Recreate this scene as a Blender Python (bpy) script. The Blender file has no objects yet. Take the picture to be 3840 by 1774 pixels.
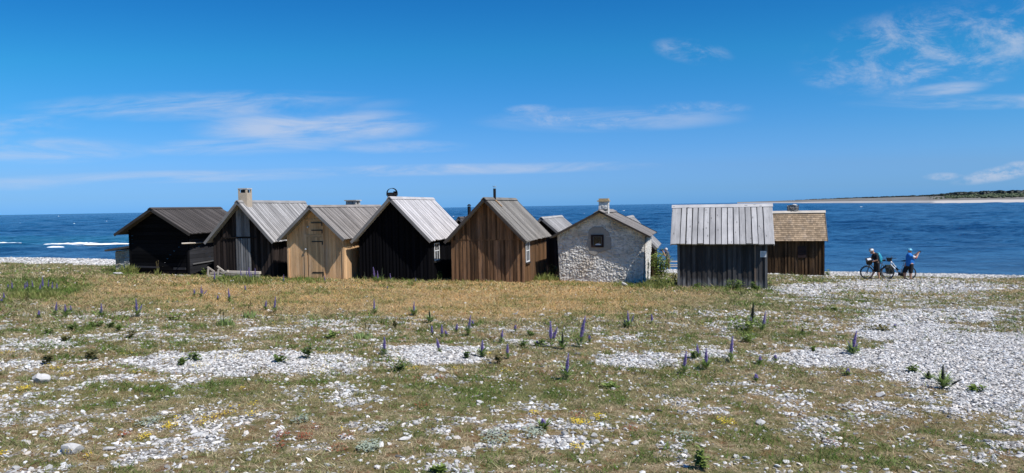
import bpy, bmesh, math, random
import numpy as np
from mathutils import Vector, Matrix
random.seed(7); RNG = np.random.default_rng(11)
SC = bpy.context.scene; COL = SC.collection
R = math.radians

# ------------------------------------------------------------------ camera, sky, sun, exposure
F = 26/36*3840; PITCH = math.atan(113/F); ROLL = math.atan(.01667); EYE = 1.6
cam = bpy.data.cameras.new('camera'); co = bpy.data.objects.new('camera', cam); COL.objects.link(co)
cam.sensor_width = 36; cam.lens = 26; cam.clip_end = 60000; cam.clip_start = .05
co.matrix_world = Matrix.Translation((0, 0, EYE)) @ Matrix.Rotation(math.pi/2 - PITCH, 4, 'X') @ Matrix.Rotation(-ROLL, 4, 'Z')
SC.camera = co
SC.view_settings.view_transform = 'Standard'; SC.view_settings.look = 'None'
SC.view_settings.exposure = 0.2; SC.view_settings.gamma = 1
SUN_EL, SUN_AZ = R(53), R(53)          # azimuth measured from towards-the-viewer to the right
sd = Vector((math.sin(SUN_AZ)*math.cos(SUN_EL), -math.cos(SUN_AZ)*math.cos(SUN_EL), math.sin(SUN_EL)))
sl = bpy.data.lights.new('sun', 'SUN'); sl.energy = 5.0; sl.angle = R(.53); sl.color = (1, .955, .88)
so = bpy.data.objects.new('sun', sl); COL.objects.link(so); so.rotation_euler = sd.to_track_quat('Z', 'Y').to_euler()
SC.cycles.max_bounces = 6; SC.cycles.diffuse_bounces = 3; SC.cycles.glossy_bounces = 3; SC.cycles.caustics_reflective = False

class NT:
    """Small helper around a node tree."""
    def __init__(s, nt): s.nt = nt; s.N = nt.nodes; s.L = nt.links
    def n(s, typ, ins=None, **kw):
        nd = s.N.new(typ)
        for k, v in kw.items(): setattr(nd, k, v)
        for k, v in (ins or {}).items(): s.set(nd.inputs[k], v)
        return nd
    def set(s, sock, v):
        if isinstance(v, bpy.types.NodeSocket): s.L.new(v, sock)
        else:
            if sock.type == 'RGBA' and hasattr(v, '__len__') and len(v) == 3: v = (*v, 1)
            sock.default_value = v
    def m(s, op, a, b=0., c=0., clamp=False):
        nd = s.N.new('ShaderNodeMath'); nd.operation = op; nd.use_clamp = clamp
        for i, v in enumerate((a, b, c)): s.set(nd.inputs[i], v)
        return nd.outputs[0]
    def mix(s, f, a, b, bt='MIX'):
        nd = s.N.new('ShaderNodeMix'); nd.data_type = 'RGBA'; nd.blend_type = bt; nd.clamp_factor = True
        s.set(nd.inputs[0], f); s.set(nd.inputs[6], a); s.set(nd.inputs[7], b); return nd.outputs[2]
    def ramp(s, f, a, b, lo=0., hi=1.):
        nd = s.N.new('ShaderNodeMapRange'); nd.interpolation_type = 'SMOOTHSTEP'
        for i, v in enumerate((f, a, b, lo, hi)): s.set(nd.inputs[i], v)
        return nd.outputs[0]
    def noise(s, vec, scale, detail=3, rough=.55, dist=0.):
        nd = s.N.new('ShaderNodeTexNoise'); s.set(nd.inputs['Vector'], vec)
        nd.inputs['Scale'].default_value = scale; nd.inputs['Detail'].default_value = detail
        nd.inputs['Roughness'].default_value = rough; nd.inputs['Distortion'].default_value = dist
        return nd.outputs[0]
    def scale(s, vec, v, off=(0, 0, 0)):
        nd = s.N.new('ShaderNodeMapping'); s.set(nd.inputs['Vector'], vec); nd.inputs['Scale'].default_value = v
        nd.inputs['Location'].default_value = off; return nd.outputs[0]

W = bpy.data.worlds.new('World'); SC.world = W; W.use_nodes = True
t = NT(W.node_tree); t.N.clear()
sky = t.n('ShaderNodeTexSky', sky_type='NISHITA', sun_disc=False, sun_elevation=SUN_EL, sun_rotation=math.pi - SUN_AZ)
sky.air_density = 1.0; sky.dust_density = .25; sky.ozone_density = 2.6; sky.altitude = 0
gen = t.n('ShaderNodeTexCoord').outputs['Generated']
sx = t.n('ShaderNodeSeparateXYZ', {0: gen})
yy = t.m('MAXIMUM', sx.outputs[1], .05)
az = t.m('DIVIDE', sx.outputs[0], yy); el = t.m('DIVIDE', sx.outputs[2], yy)
front = t.ramp(sx.outputs[1], .1, .3)
sat = t.n('ShaderNodeHueSaturation', {'Saturation': 1.36, 'Value': 1.0, 'Color': sky.outputs[0]})
tint = t.n('ShaderNodeValToRGB', {0: t.m('MULTIPLY', el, 2.5)}); e_ = tint.color_ramp.elements
for i_, (p_, c_) in enumerate([(0., (.34, .98, 3.0)), (.05, (.42, .93, 2.35)), (.13, (.52, .95, 1.95)), (.24, (.53, 1.06, 1.82)), (.52, (.38, 1.30, 1.68)), (.76, (.28, 1.14, 1.60)), (1., (.29, 1.10, 1.56))]):
    if i_ == 0: e0_ = e_[0]; e0_.position = 0; e0_.color = (*c_, 1)
    elif i_ == 6: e_[-1].position = 1; e_[-1].color = (*c_, 1)
    else: q_ = e_.new(p_); q_.color = (*c_, 1)
skyc = t.mix(1., sat.outputs[0], tint.outputs[0], 'MULTIPLY')
cv = t.n('ShaderNodeCombineXYZ', {0: az, 1: el, 2: 0.}).outputs[0]
n_str = t.noise(t.scale(cv, (5, 30, 1)), 1.0, 6, .62, .6)
n_wis = t.noise(t.scale(cv, (13, 27, 1), (3, 1, 0)), 1.0, 8, .70, .35)
def cblob(px, py, rx, ry, w, tilt=0.):
    u, v = (px - 1920)/F, (806 - .01667*px - py)/F
    a = t.m('SUBTRACT', az, u); e = t.m('SUBTRACT', t.m('SUBTRACT', el, v), t.m('MULTIPLY', a, tilt))
    a = t.m('DIVIDE', a, rx/F); e = t.m('DIVIDE', e, ry/F)
    d = t.m('ADD', t.m('MULTIPLY', a, a), t.m('MULTIPLY', e, e))
    return t.m('MULTIPLY', t.ramp(d, 0., 1., 1., 0.), w)
def cloud(noise, lo, hi, blobs):
    acc = None
    for b in blobs:
        c = cblob(*b); acc = c if acc is None else t.m('MAXIMUM', acc, c)
    return t.m('MULTIPLY', t.m('MULTIPLY', t.ramp(noise, lo, hi), acc), front)
c1 = cloud(n_str, .34, .68, [(40, 470, 320, 55, .55), (150, 565, 520, 60, .75), (800, 400, 800, 65, .75), (1180, 478, 520, 85, 1.05),
    (900, 552, 480, 40, .8), (1500, 552, 300, 30, .6), (1650, 637, 900, 26, 1.0), (700, 662, 800, 28, .55), (2150, 622, 400, 18, .6), (80, 690, 400, 30, .5),
    (2300, 450, 560, 55, .6), (3700, 385, 600, 34, .8), (3500, 350, 240, 38, .9, .12)])
c2 = cloud(n_wis, .40, .78, [(2260, 447, 420, 50, 1.), (2620, 415, 230, 40, .7), (2600, 200, 170, 55, .8, -.15), (3500, 190, 560, 190, 1.15, .1), (3760, 120, 220, 140, 1.1, .2),
    (3120, 300, 130, 45, .8), (2000, 415, 120, 26, .8), (3440, 350, 160, 34, .9, .1), (3640, 305, 160, 18, .7)])
c3 = cloud(t.noise(t.scale(cv, (30, 60, 1), (8, 2, 0)), 1., 6, .66), .36, .62, [(3760, 650, 210, 34, 1.15, .16), (3540, 662, 90, 18, .8), (3840, 622, 90, 24, 1.)])
cl = t.m('MAXIMUM', t.m('MAXIMUM', t.m('MULTIPLY', c1, .8), t.m('MULTIPLY', c2, .72)), t.m('MULTIPLY', c3, .62))
cc = t.mix(t.m('MULTIPLY', cl, .80), skyc, (9.0, 9.6, 11.2))
bg = t.n('ShaderNodeBackground', {'Color': cc, 'Strength': .06})
t.n('ShaderNodeOutputWorld', {'Surface': bg.outputs[0]})

# ------------------------------------------------------------------ numbers: ground, noise, pixel helpers
def _hash(ix, iy, s):
    h = (ix.astype(np.int64)*374761393 + iy.astype(np.int64)*668265263 + s*1442695041) & 0xffffffff
    h = ((h ^ (h >> 13))*1274126177) & 0xffffffff
    return ((h ^ (h >> 16)) & 0xffff)/65535.
def vnoise(x, y, s=0):
    x = np.asarray(x, float); y = np.asarray(y, float); ix = np.floor(x); iy = np.floor(y); fx = x - ix; fy = y - iy
    fx = fx*fx*(3 - 2*fx); fy = fy*fy*(3 - 2*fy)
    a = _hash(ix, iy, s); b = _hash(ix+1, iy, s); c = _hash(ix, iy+1, s); d = _hash(ix+1, iy+1, s)
    return (a*(1-fx)+b*fx)*(1-fy) + (c*(1-fx)+d*fx)*fy
def fbm(x, y, s=0, o=4):
    r = 0; a = .5; tot = 0
    for k in range(o): r = r + a*vnoise(x*2**k, y*2**k, s+k*17); tot += a; a *= .55
    return r/tot
SEA = -3.4
def ground(x, y):
    x = np.asarray(x, float); y = np.asarray(y, float)
    z = -.0502*y - .0323*x
    yc = 50.5
    z = z - np.logaddexp(0, (y - yc)*1.2)/1.2*.11
    far = np.clip((y - 3)/25, 0, 1)
    z = z + (fbm(x*.35, y*.35, 3, 3) - .5)*(.05 + .05*far) + (fbm(x*2.2, y*2.2, 9, 3) - .5)*.03*np.clip((70-y)/40, 0, 1)
    crest = np.exp(-((y - 49)/2.2)**2)*np.clip((-8 - x)/6, 0, 1)      # shingle ridge along the left shore
    return z + crest*.12
def gz(x, y): return float(ground(x, y))
cr, sr, cp, sp = math.cos(ROLL), math.sin(ROLL), math.cos(PITCH), math.sin(PITCH)
def pix(x, y, z):                       # world -> photo pixel (3840 wide), used to look up where patches lie
    z = z - EYE; fw = y*cp - z*sp; fw = np.maximum(fw, .2); vp = y*sp + z*cp
    u_ = x/fw*F; v_ = vp/fw*F
    return 1920 + u_*cr - v_*sr, 887 - (u_*sr + v_*cr)
def ray(px, py):
    u, v = px - 1920, 887 - py
    u_, v_ = u*cr + v*sr, -u*sr + v*cr
    d = Vector((u_, F*cp + v_*sp, -F*sp + v_*cp)); return d/d.y
def at(px, py):                         # the ground point seen at a photo pixel
    d = ray(px, py); lo, hi = 2., 90.
    for _ in range(50):
        m = (lo+hi)/2
        if EYE + d.z*m > gz(d.x*m, m): lo = m
        else: hi = m
    return Vector((d.x*lo, lo, gz(d.x*lo, lo)))
def atd(px, py, y): d = ray(px, py); return Vector((d.x*y, y, EYE + d.z*y))
OV = 3840/2576
def field(px, py, blobs):
    px = px/OV; py = py/OV; r = np.zeros_like(px)
    for cx, cy, rx, ry, w in blobs:
        d = ((px-cx)/rx)**2 + ((py-cy)/ry)**2
        r = np.maximum(r, w*np.clip(1.25 - d, 0, 1))
    return r
STONE = [(2420,905,240,88,1.5),(2270,830,150,42,1.25),(2500,975,150,70,1.4),(2120,902,240,28,1.3),(2360,795,230,26,1.0),(2040,727,130,15,1.0),
 (620,915,400,38,1.05),(100,868,150,25,.75),(60,915,110,18,.75),(760,822,240,24,.6),(1120,892,160,36,1.),(1600,905,150,26,.95),(1790,895,130,28,.6),
 (1850,820,95,20,.65),(1400,832,320,16,.45),(1290,866,120,20,.65),(380,850,260,20,.6),(150,795,130,14,.4),(380,1032,60,16,.7),(100,1100,130,30,.5),
 (500,1112,140,36,.6),(560,1062,120,20,.5),(1430,1112,85,28,.9),(2200,1052,430,115,.52),(2450,1120,260,90,.62),(1850,982,200,30,.48),(1560,1012,200,30,.4),
 (700,1132,200,40,.45),(1000,1150,300,50,.38),(1250,1082,150,40,.42),(1790,1082,95,20,.85),(2260,745,400,55,.56),(2300,722,330,24,.85),(2480,790,160,30,.7),(1350,795,260,10,.3)]
DRY = [(700,735,520,60,.85),(1250,745,520,65,.95),(1700,735,200,35,.4),(300,730,300,45,.6),(560,760,200,30,.7),(2350,725,350,30,.4)]
GREEN = [(110,722,130,26,1.),(610,700,90,20,.8),(750,705,60,14,.6),(1640,712,110,16,.9),(1000,702,120,10,.5),(1820,728,180,10,.7),(310,682,60,14,1.),
 (1870,815,70,45,.5),(900,1000,700,60,.35),(300,985,300,50,.5),(1900,730,60,20,.4)]
def masks(x, y):
    z = ground(x, y); px, py = pix(x, y, z); vis = (y > 3.5)
    st = field(px, py, STONE)*vis
    n1 = fbm(x*1.1+5, y*1.1, 21, 4); n2 = fbm(x*5, y*5, 31, 3)
    D0 = field(px, py, DRY)*vis; base = np.where(py > 780*OV, .32 + .13*np.clip((py-960*OV)/(120*OV), 0, 1), .06) + np.clip((x-6)/12, 0, .18) - .22*np.clip(D0, 0, 1)
    st = np.maximum(st, base)
    beach = np.clip((y - np.where(x < -6, 42.0, 42.3) + (n1-.5)*5)/1.5, 0, 1)*np.where((x > -13) & (x < 7), .75, 1.)
    S = np.clip((st*.95 + (n1-.5)*1.0 + (n2-.5)*1.2 - .27)/.74, 0, 1)
    S = np.maximum(S, beach)
    D = np.clip(field(px, py, DRY)*vis + (n1-.5)*.9, 0, 1)
    G = np.clip(field(px, py, GREEN)*vis + (fbm(x*.9, y*.9, 55, 4)-.47)*1.5, 0, 1)
    return S, D, G

# ------------------------------------------------------------------ object helpers
def tag(o, label=None, cat=None, group=None, kind=None):
    if label: o['label'] = label
    if cat: o['category'] = cat
    if group: o['group'] = group
    if kind: o['kind'] = kind
    return o
def empty(name, loc, rz=0., label=None, cat=None, group=None):
    o = bpy.data.objects.new(name, None); COL.objects.link(o); o.location = loc; o.rotation_euler = (0, 0, rz); o.empty_display_size = .2
    return tag(o, label, cat, group)
def link(name, me, mat, parent=None, loc=None):
    o = bpy.data.objects.new(name, me); COL.objects.link(o)
    if mat: 
        if not me.materials: me.materials.append(mat)
    if parent: o.parent = parent
    if loc is not None: o.location = loc
    return o
def copy_tree(o, parent=None):
    c = o.copy(); COL.objects.link(c); c.parent = parent
    for ch in list(o.children): copy_tree(ch, c)
    return c
def np_mesh(name, v, f, attrs=None, smooth=False):
    """v (n,3), f (m,k) same-size faces; attrs {name: (n,c)} point attributes."""
    v = np.asarray(v, np.float32); f = np.asarray(f, np.int32); k = f.shape[1]
    me = bpy.data.meshes.new(name); me.vertices.add(len(v)); me.vertices.foreach_set('co', v.ravel())
    me.loops.add(f.size); me.loops.foreach_set('vertex_index', f.ravel())
    me.polygons.add(len(f)); me.polygons.foreach_set('loop_start', np.arange(0, f.size, k, dtype=np.int32))
    me.polygons.foreach_set('use_smooth', np.full(len(f), smooth))
    for an, a in (attrs or {}).items():
        a = np.asarray(a, np.float32)
        if a.ndim == 1: at_ = me.attributes.new(an, 'FLOAT', 'POINT'); at_.data.foreach_set('value', a)
        elif a.shape[1] == 3: at_ = me.attributes.new(an, 'FLOAT_VECTOR', 'POINT'); at_.data.foreach_set('vector', a.ravel())
        else: at_ = me.attributes.new(an, 'FLOAT_COLOR', 'POINT'); at_.data.foreach_set('color', a.ravel())
    me.update(calc_edges=True); me.validate(); return me

class MB:
    """Collects boards, tubes and blobs; gr = (along, across, random) grain coordinates per vertex."""
    def __init__(s): s.v = []; s.f = []; s.g = []
    def add(s, vs, fs, gs):
        o = len(s.v); s.v += [tuple(p) for p in vs]; s.f += [tuple(i+o for i in q) for q in fs]; s.g += gs
    def hexa(s, c, al, ac, rnd=None):
        rnd = random.random() if rnd is None else rnd
        al = Vector(al).normalized(); ac = Vector(ac).normalized(); th = al.cross(ac)
        s.add(c, [(3,2,1,0),(4,5,6,7),(0,1,5,4),(1,2,6,5),(2,3,7,6),(3,0,4,7)], [(Vector(p).dot(al), Vector(p).dot(ac)+Vector(p).dot(th), rnd) for p in c])
    def board(s, p, L, w, th, rnd=None):
        """p corner; L along, w across, th thickness vectors."""
        p, L, w, th = Vector(p), Vector(L), Vector(w), Vector(th)
        s.hexa([p, p+w, p+w+th, p+th, p+L, p+w+L, p+w+th+L, p+th+L], L, w, rnd)
    def box(s, c, sz, rnd=None, al=None):
        x, y, z = sz; c = Vector(c)
        ax = al if al is not None else max(range(3), key=lambda i: sz[i])
        e = [Vector((x,0,0)), Vector((0,y,0)), Vector((0,0,z))]; L = e[ax]; w = e[(ax+1)%3]; th = e[(ax+2)%3]
        s.board(c - (L+w+th)/2, L, w, th, rnd)
    def tube(s, pts, r, n=8, rnd=None, cap=True):
        pts = [Vector(p) for p in pts]; rs = r if hasattr(r, '__len__') else [r]*len(pts)
        rnd = random.random() if rnd is None else rnd; vs = []; gs = []; fs = []; d0 = 0
        for i, p in enumerate(pts):
            d = (pts[min(i+1, len(pts)-1)] - pts[max(i-1, 0)]).normalized()
            a = d.orthogonal().normalized() if i == 0 else (pa - d*pa.dot(d)).normalized()
            pa = a; b = d.cross(a)
            if i: d0 += (p - pts[i-1]).length
            for k in range(n):
                q = 2*math.pi*k/n; vs.append(p + (a*math.cos(q) + b*math.sin(q))*rs[i]); gs.append((d0, rs[i]*q, rnd))
        for i in range(len(pts)-1):
            for k in range(n): fs.append((i*n+k, i*n+(k+1)%n, (i+1)*n+(k+1)%n, (i+1)*n+k))
        if cap: fs += [tuple(range(n-1, -1, -1)), tuple((len(pts)-1)*n+k for k in range(n))]
        s.add(vs, fs, gs)
    def ring(s, c, rad, r, axis=(0,1,0), n=40, m=6, arc=(0, 2*math.pi)):
        ax = Vector(axis).normalized(); a = ax.orthogonal().normalized(); b = ax.cross(a); full = abs(arc[1]-arc[0]-2*math.pi) < 1e-4
        vs = []; fs = []; rnd = random.random(); N = n if full else n+1
        for i in range(N):
            q = arc[0] + (arc[1]-arc[0])*i/n; e = a*math.cos(q) + b*math.sin(q)
            for k in range(m):
                h = 2*math.pi*k/m; vs.append(Vector(c) + e*(rad + r*math.cos(h)) + ax*r*math.sin(h))
        for i in range(n):
            for k in range(m): fs.append((i*m+k, i*m+(k+1)%m, ((i+1)%N)*m+(k+1)%m, ((i+1)%N)*m+k))
        s.add(vs, fs, [(p[0], p[1], rnd) for p in vs])
    def ball(s, c, r, seg=10, rings=6, rnd=None, jit=0.):
        r = r if hasattr(r, '__len__') else (r, r, r); rnd = random.random() if rnd is None else rnd; vs = [Vector(c)+Vector((0,0,-r[2]))]; fs = []
        for i in range(1, rings):
            th = math.pi*i/rings - math.pi/2
            for k in range(seg):
                q = 2*math.pi*k/seg; j = 1 + random.uniform(-jit, jit)
                vs.append(Vector(c) + Vector((r[0]*math.cos(th)*math.cos(q), r[1]*math.cos(th)*math.sin(q), r[2]*math.sin(th)))*j)
        vs.append(Vector(c)+Vector((0,0,r[2])))
        for k in range(seg): fs.append((0, 1+(k+1)%seg, 1+k)); fs.append((len(vs)-1, 1+(rings-2)*seg+k, 1+(rings-2)*seg+(k+1)%seg))
        for i in range(rings-2):
            for k in range(seg): fs.append((1+i*seg+k, 1+i*seg+(k+1)%seg, 1+(i+1)*seg+(k+1)%seg, 1+(i+1)*seg+k))
        s.add(vs, fs, [(p[0], p[2], rnd) for p in vs])
    def leaf(s, p, d, w, up=(0,0,1), fold=.25, rnd=None):
        p, d = Vector(p), Vector(d); sd_ = d.cross(Vector(up)); 
        if sd_.length < 1e-5: sd_ = d.orthogonal()
        sd_ = sd_.normalized()*w; nn = sd_.cross(d).normalized()*w*fold; rnd = random.random() if rnd is None else rnd
        m = p + d*.45
        s.add([p, m+sd_+nn, p+d, m-sd_+nn, m], [(0,1,4),(1,2,4),(2,3,4),(3,0,4)], [(0,0,rnd)]*5)
    def mesh(s, name, smooth=False):
        me = bpy.data.meshes.new(name); me.from_pydata(s.v, [], s.f)
        a = me.attributes.new('gr', 'FLOAT_VECTOR', 'POINT'); a.data.foreach_set('vector', np.asarray(s.g, np.float32).ravel())
        if smooth: me.polygons.foreach_set('use_smooth', [True]*len(me.polygons))
        me.update(); return me
    def build(s, name, mat, parent=None, smooth=False, loc=None): return link(name, s.mesh(name, smooth), mat, parent, loc)

# ------------------------------------------------------------------ materials
def new_mat(name):
    m = bpy.data.materials.new(name); m.use_nodes = True; t = NT(m.node_tree); t.N.clear()
    out = t.n('ShaderNodeOutputMaterial'); b = t.n('ShaderNodeBsdfPrincipled'); t.L.new(b.outputs[0], out.inputs[0]); return m, t, b
def setp(t, b, **kw):
    names = dict(col='Base Color', rough='Roughness', metal='Metallic', spec='Specular IOR Level', normal='Normal', ior='IOR', trans='Transmission Weight', sss='Subsurface Weight')
    for k, v in kw.items(): t.set(b.inputs[names[k]], v)
def bump(t, h, strength=.3, dist=.01):
    return t.n('ShaderNodeBump', {'Strength': strength, 'Distance': dist, 'Height': h}).outputs[0]
def wood(name, col, var=.5, col2=None, mixw=.4, knots=.0, rough=.88, grain=1., spec=.2, foot=None):
    m, t, b = new_mat(name); g = t.n('ShaderNodeAttribute', attribute_name='gr').outputs['Vector']
    s = t.n('ShaderNodeSeparateXYZ', {0: g}); r = s.outputs[2]
    v = t.n('ShaderNodeCombineXYZ', {0: t.m('MULTIPLY', s.outputs[0], 1.6), 1: t.m('MULTIPLY', s.outputs[1], 38), 2: t.m('MULTIPLY', r, 91)}).outputs[0]
    fine = t.noise(v, 1.0, 5, .65)
    v2 = t.n('ShaderNodeCombineXYZ', {0: t.m('MULTIPLY', s.outputs[0], .9), 1: t.m('MULTIPLY', s.outputs[1], 5), 2: t.m('MULTIPLY', r, 37)}).outputs[0]
    blot = t.noise(v2, 1.0, 4, .6)
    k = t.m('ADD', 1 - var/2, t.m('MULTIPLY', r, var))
    k = t.m('MULTIPLY', k, t.m('ADD', 1 - .32*grain, t.m('MULTIPLY', fine, .64*grain)))
    c = t.mix(t.m('MULTIPLY', t.ramp(blot, .35, .7), mixw), col, col2 or tuple(x*.5 for x in col))
    ob_ = t.n('ShaderNodeTexCoord').outputs['Object']; st_ = t.noise(t.scale(ob_, (1.4, 1.4, .8)), 1., 5, .62); k = t.m('MULTIPLY', k, t.m('ADD', .62, t.m('MULTIPLY', st_, .76)))
    gry = sum(col)/3; c = t.mix(t.m('MULTIPLY', t.ramp(t.noise(t.scale(ob_, (3.1, 3.1, .7), (5, 1, 2)), 1., 5, .65), .48, .72), .24), c, (gry*1.05, gry*1.0, gry*.98))
    if knots:
        vk = t.n('ShaderNodeCombineXYZ', {0: t.m('MULTIPLY', s.outputs[0], 2.2), 1: t.m('MULTIPLY', s.outputs[1], 7), 2: t.m('MULTIPLY', r, 53)}).outputs[0]
        vo = t.n('ShaderNodeTexVoronoi', {'Vector': vk, 'Scale': 1.0}).outputs['Distance']
        c = t.mix(t.m('MULTIPLY', t.ramp(vo, .10, .17, 1., 0.), knots), c, tuple(x*.3 for x in col))
    if foot:                                   # paler foot of the boards: the sunlit strip painted into the colour
        geo = t.n('ShaderNodeTexCoord').outputs['Object']; sz = t.n('ShaderNodeSeparateXYZ', {0: geo}).outputs[2]
        hgt = t.m('ADD', foot[1], t.m('MULTIPLY', t.m('SUBTRACT', blot, .5), .9))
        c = t.mix(t.m('MULTIPLY', t.ramp(t.m('SUBTRACT', sz, hgt), -.1, .12, 1., 0.), .75), c, foot[0])
    c = t.mix(1., c, t.n('ShaderNodeCombineColor', {0: k, 1: k, 2: k}).outputs[0], 'MULTIPLY')
    setp(t, b, col=c, rough=rough, spec=spec, normal=bump(t, fine, .5, .006)); return m
def plain(name, col, rough=.6, var=.15, scale=12., metal=0., spec=.4, bmp=.1):
    m, t, b = new_mat(name); co_ = t.n('ShaderNodeTexCoord').outputs['Object']; n = t.noise(co_, scale, 4)
    k = t.m('ADD', 1 - var, t.m('MULTIPLY', n, 2*var))
    c = t.mix(1., (*col, 1), t.n('ShaderNodeCombineColor', {0: k, 1: k, 2: k}).outputs[0], 'MULTIPLY')
    setp(t, b, col=c, rough=rough, metal=metal, spec=spec, normal=bump(t, n, bmp, .01)); return m
def foliage(name, cols, rough=.6, trans=.25):
    m, t, b = new_mat(name); r = t.n('ShaderNodeSeparateXYZ', {0: t.n('ShaderNodeAttribute', attribute_name='gr').outputs['Vector']}).outputs[2]
    nd = t.n('ShaderNodeValToRGB', {0: r}); e = nd.color_ramp.elements
    for i, c in enumerate(cols):
        if i > 1: e.new(0)
        e[i].position = i/(len(cols)-1)
    for i, c in enumerate(cols): e[i].color = (*c, 1)
    setp(t, b, col=nd.outputs[0], rough=rough, spec=.25)
    tr = t.n('ShaderNodeBsdfTranslucent', {'Color': t.mix(.5, nd.outputs[0], (.12, .2, .02))})
    mx = t.n('ShaderNodeMixShader', {0: trans, 1: b.outputs[0], 2: tr.outputs[0]})
    t.L.new(mx.outputs[0], [n for n in t.N if n.type == 'OUTPUT_MATERIAL'][0].inputs[0]); return m

M = {}
M['roof_dark'] = wood('dark brown roof boards', (.085,.075,.070), .5, (.045,.042,.042))
M['roof_grey'] = wood('grey weathered roof boards', (.35,.34,.335), .55, (.23,.22,.21), .7, .35)
M['roof_mid'] = wood('mid grey roof boards', (.255,.235,.22), .55, (.16,.145,.135), .7, .2)
M['roof_pale'] = wood('pale silver roof boards', (.50,.48,.48), .42, (.38,.36,.36), .6, .35)
M['roof_tan'] = wood('grey brown roof boards', (.27,.25,.225), .6, (.15,.14,.125), .7, .2)
M['roof_silver'] = wood('silver planks with knots', (.42,.41,.41), .45, (.28,.275,.28), .7, .8)
M['barge_grey'] = wood('grey verge boards', (.17,.165,.165), .3, (.11,.105,.105), .6, .4)
M['barge_dark'] = wood('dark verge boards', (.06,.052,.048), .3, (.03,.027,.025), .5, spec=.08)
M['tar'] = wood('black tarred boards', (.0045,.0045,.006), .9, (.003,.003,.004), .4, rough=.9, spec=.05)
M['tar_log'] = wood('black weathered planks', (.0045,.0045,.0055), .9, (.012,.012,.013), .3, spec=.05)
M['greylog'] = wood('dark grey planks', (.035,.036,.042), .8, (.018,.018,.022), .6, spec=.08)
M['brownblack'] = wood('brown black boards', (.034,.026,.024), 1.1, (.012,.010,.010), .6, spec=.08)
M['silverpanel'] = wood('pale silvered boards', (.20,.20,.21), .7, (.09,.09,.095), .6, .5)
M['newwood'] = wood('new tan pine boards', (.60,.39,.22), .45, (.47,.275,.135), .7, .4, rough=.75)
M['newdoor'] = wood('tan door boards', (.52,.335,.185), .4, (.40,.245,.125), .7, .4)
M['brown'] = wood('brown stained boards', (.20,.112,.062), 1.1, (.07,.045,.03), .8, .35, spec=.08)
M['brown_side'] = wood('brown side boards', (.18,.10,.052), .8, (.08,.05,.03), .7, spec=.08)
M['greyshed'] = wood('dark grey shed boards', (.062,.058,.058), 1., (.03,.028,.03), .7, foot=((.17,.17,.175), .30), spec=.08)
M['greypost'] = wood('weathered brown batten', (.21,.15,.115), .3)
M['cornergrey'] = wood('grey corner board', (.14,.14,.145), .3)
M['darkbrown'] = wood('dark tarred brown boards', (.085,.050,.026), 1.2, (.018,.012,.009), .8, spec=.08)
M['shingle'] = wood('split wood shingles', (.32,.235,.155), .6, (.23,.17,.115), .5, grain=.7)
M['oldwood'] = wood('bleached old timber', (.47,.42,.36), .5, (.32,.28,.24))
M['white'] = plain('white window paint', (.72,.73,.74), .5, .06)
M['iron'] = plain('black wrought iron', (.012,.012,.013), .5, .2)
M['blackmetal'] = plain('black sheet metal', (.012,.012,.014), .8, .2, spec=.2)
M['steel'] = plain('bright cap steel', (.6,.62,.64), .35, .1, metal=.6)
M['render'] = plain('beige lime render', (.46,.38,.29), .9, .22, 9, bmp=.4)
M['frame_dark'] = wood('dark stained frame', (.035,.022,.022), .3)
M['paper'] = plain('white notice paper', (.66,.67,.70), .5, .04)
M['ink'] = plain('grey print', (.16,.17,.2), .6, .05)
M['rust'] = plain('rusty tan sheet', (.33,.20,.10), .9, .35, 20)
def glass():
    m, t, b = new_mat('window glass'); n = t.noise(t.n('ShaderNodeTexCoord').outputs['Object'], 3., 3)
    setp(t, b, col=t.mix(n, (.006,.007,.008), (.018,.02,.022)), rough=.08, spec=.6); return m
M['glass'] = glass()
def stone_mat(name, a, b_, c_, warm=None, scale=7., stretch=2.2, relief=False):
    m, t, b = new_mat(name); oc = t.n('ShaderNodeTexCoord').outputs['Object']
    v = t.scale(oc, (1, 1, stretch)); vo = t.n('ShaderNodeTexVoronoi', {'Vector': v, 'Scale': scale}); vd = t.n('ShaderNodeTexVoronoi', {'Vector': v, 'Scale': scale}, feature='DISTANCE_TO_EDGE').outputs[0]
    r = t.n('ShaderNodeSeparateColor', {0: vo.outputs['Color']}).outputs[0]
    c = t.mix(r, a, b_); c = t.mix(t.ramp(t.noise(oc, 2.2, 5), .42, .68), c, c_)
    if warm: c = t.mix(t.m('MULTIPLY', t.ramp(t.noise(t.scale(oc, (1,1,1), (4,2,7)), 1.3, 4), .52, .66), .7), c, warm)
    if relief:
        ss = t.n('ShaderNodeSeparateXYZ', {0: t.n('ShaderNodeAttribute', attribute_name='stone').outputs['Vector']}); c = t.mix(t.m('MULTIPLY', t.ramp(ss.outputs[1], .45, .95), .6), c, tuple(x*.6 for x in a)); c = t.mix(t.m('MULTIPLY', t.ramp(ss.outputs[0], .7, 0.), .75), c, (.20,.185,.165))
    else: c = t.mix(t.ramp(vd, .0, .07, .35, 0.), c, tuple(x*.45 for x in a))
    fine = t.noise(oc, 40, 4)
    k = t.m('ADD', .8, t.m('MULTIPLY', fine, .4)); c = t.mix(1., c, t.n('ShaderNodeCombineColor', {0: k, 1: k, 2: k}).outputs[0], 'MULTIPLY')
    setp(t, b, col=c, rough=.93, spec=.15, normal=bump(t, fine, .5, .01)); return m
M['limewall'] = stone_mat('limewashed rubble', (.66,.635,.60), (.74,.72,.69), (.57,.54,.50), (.50,.42,.34), 6.5, relief=True)
M['rubble'] = stone_mat('grey rubble', (.36,.35,.33), (.52,.51,.49), (.30,.29,.27), (.40,.32,.22), 9, relief=False)
M['plaster'] = plain('grey cement patch', (.30,.285,.265), .95, .2, 8, bmp=.4)
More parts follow.
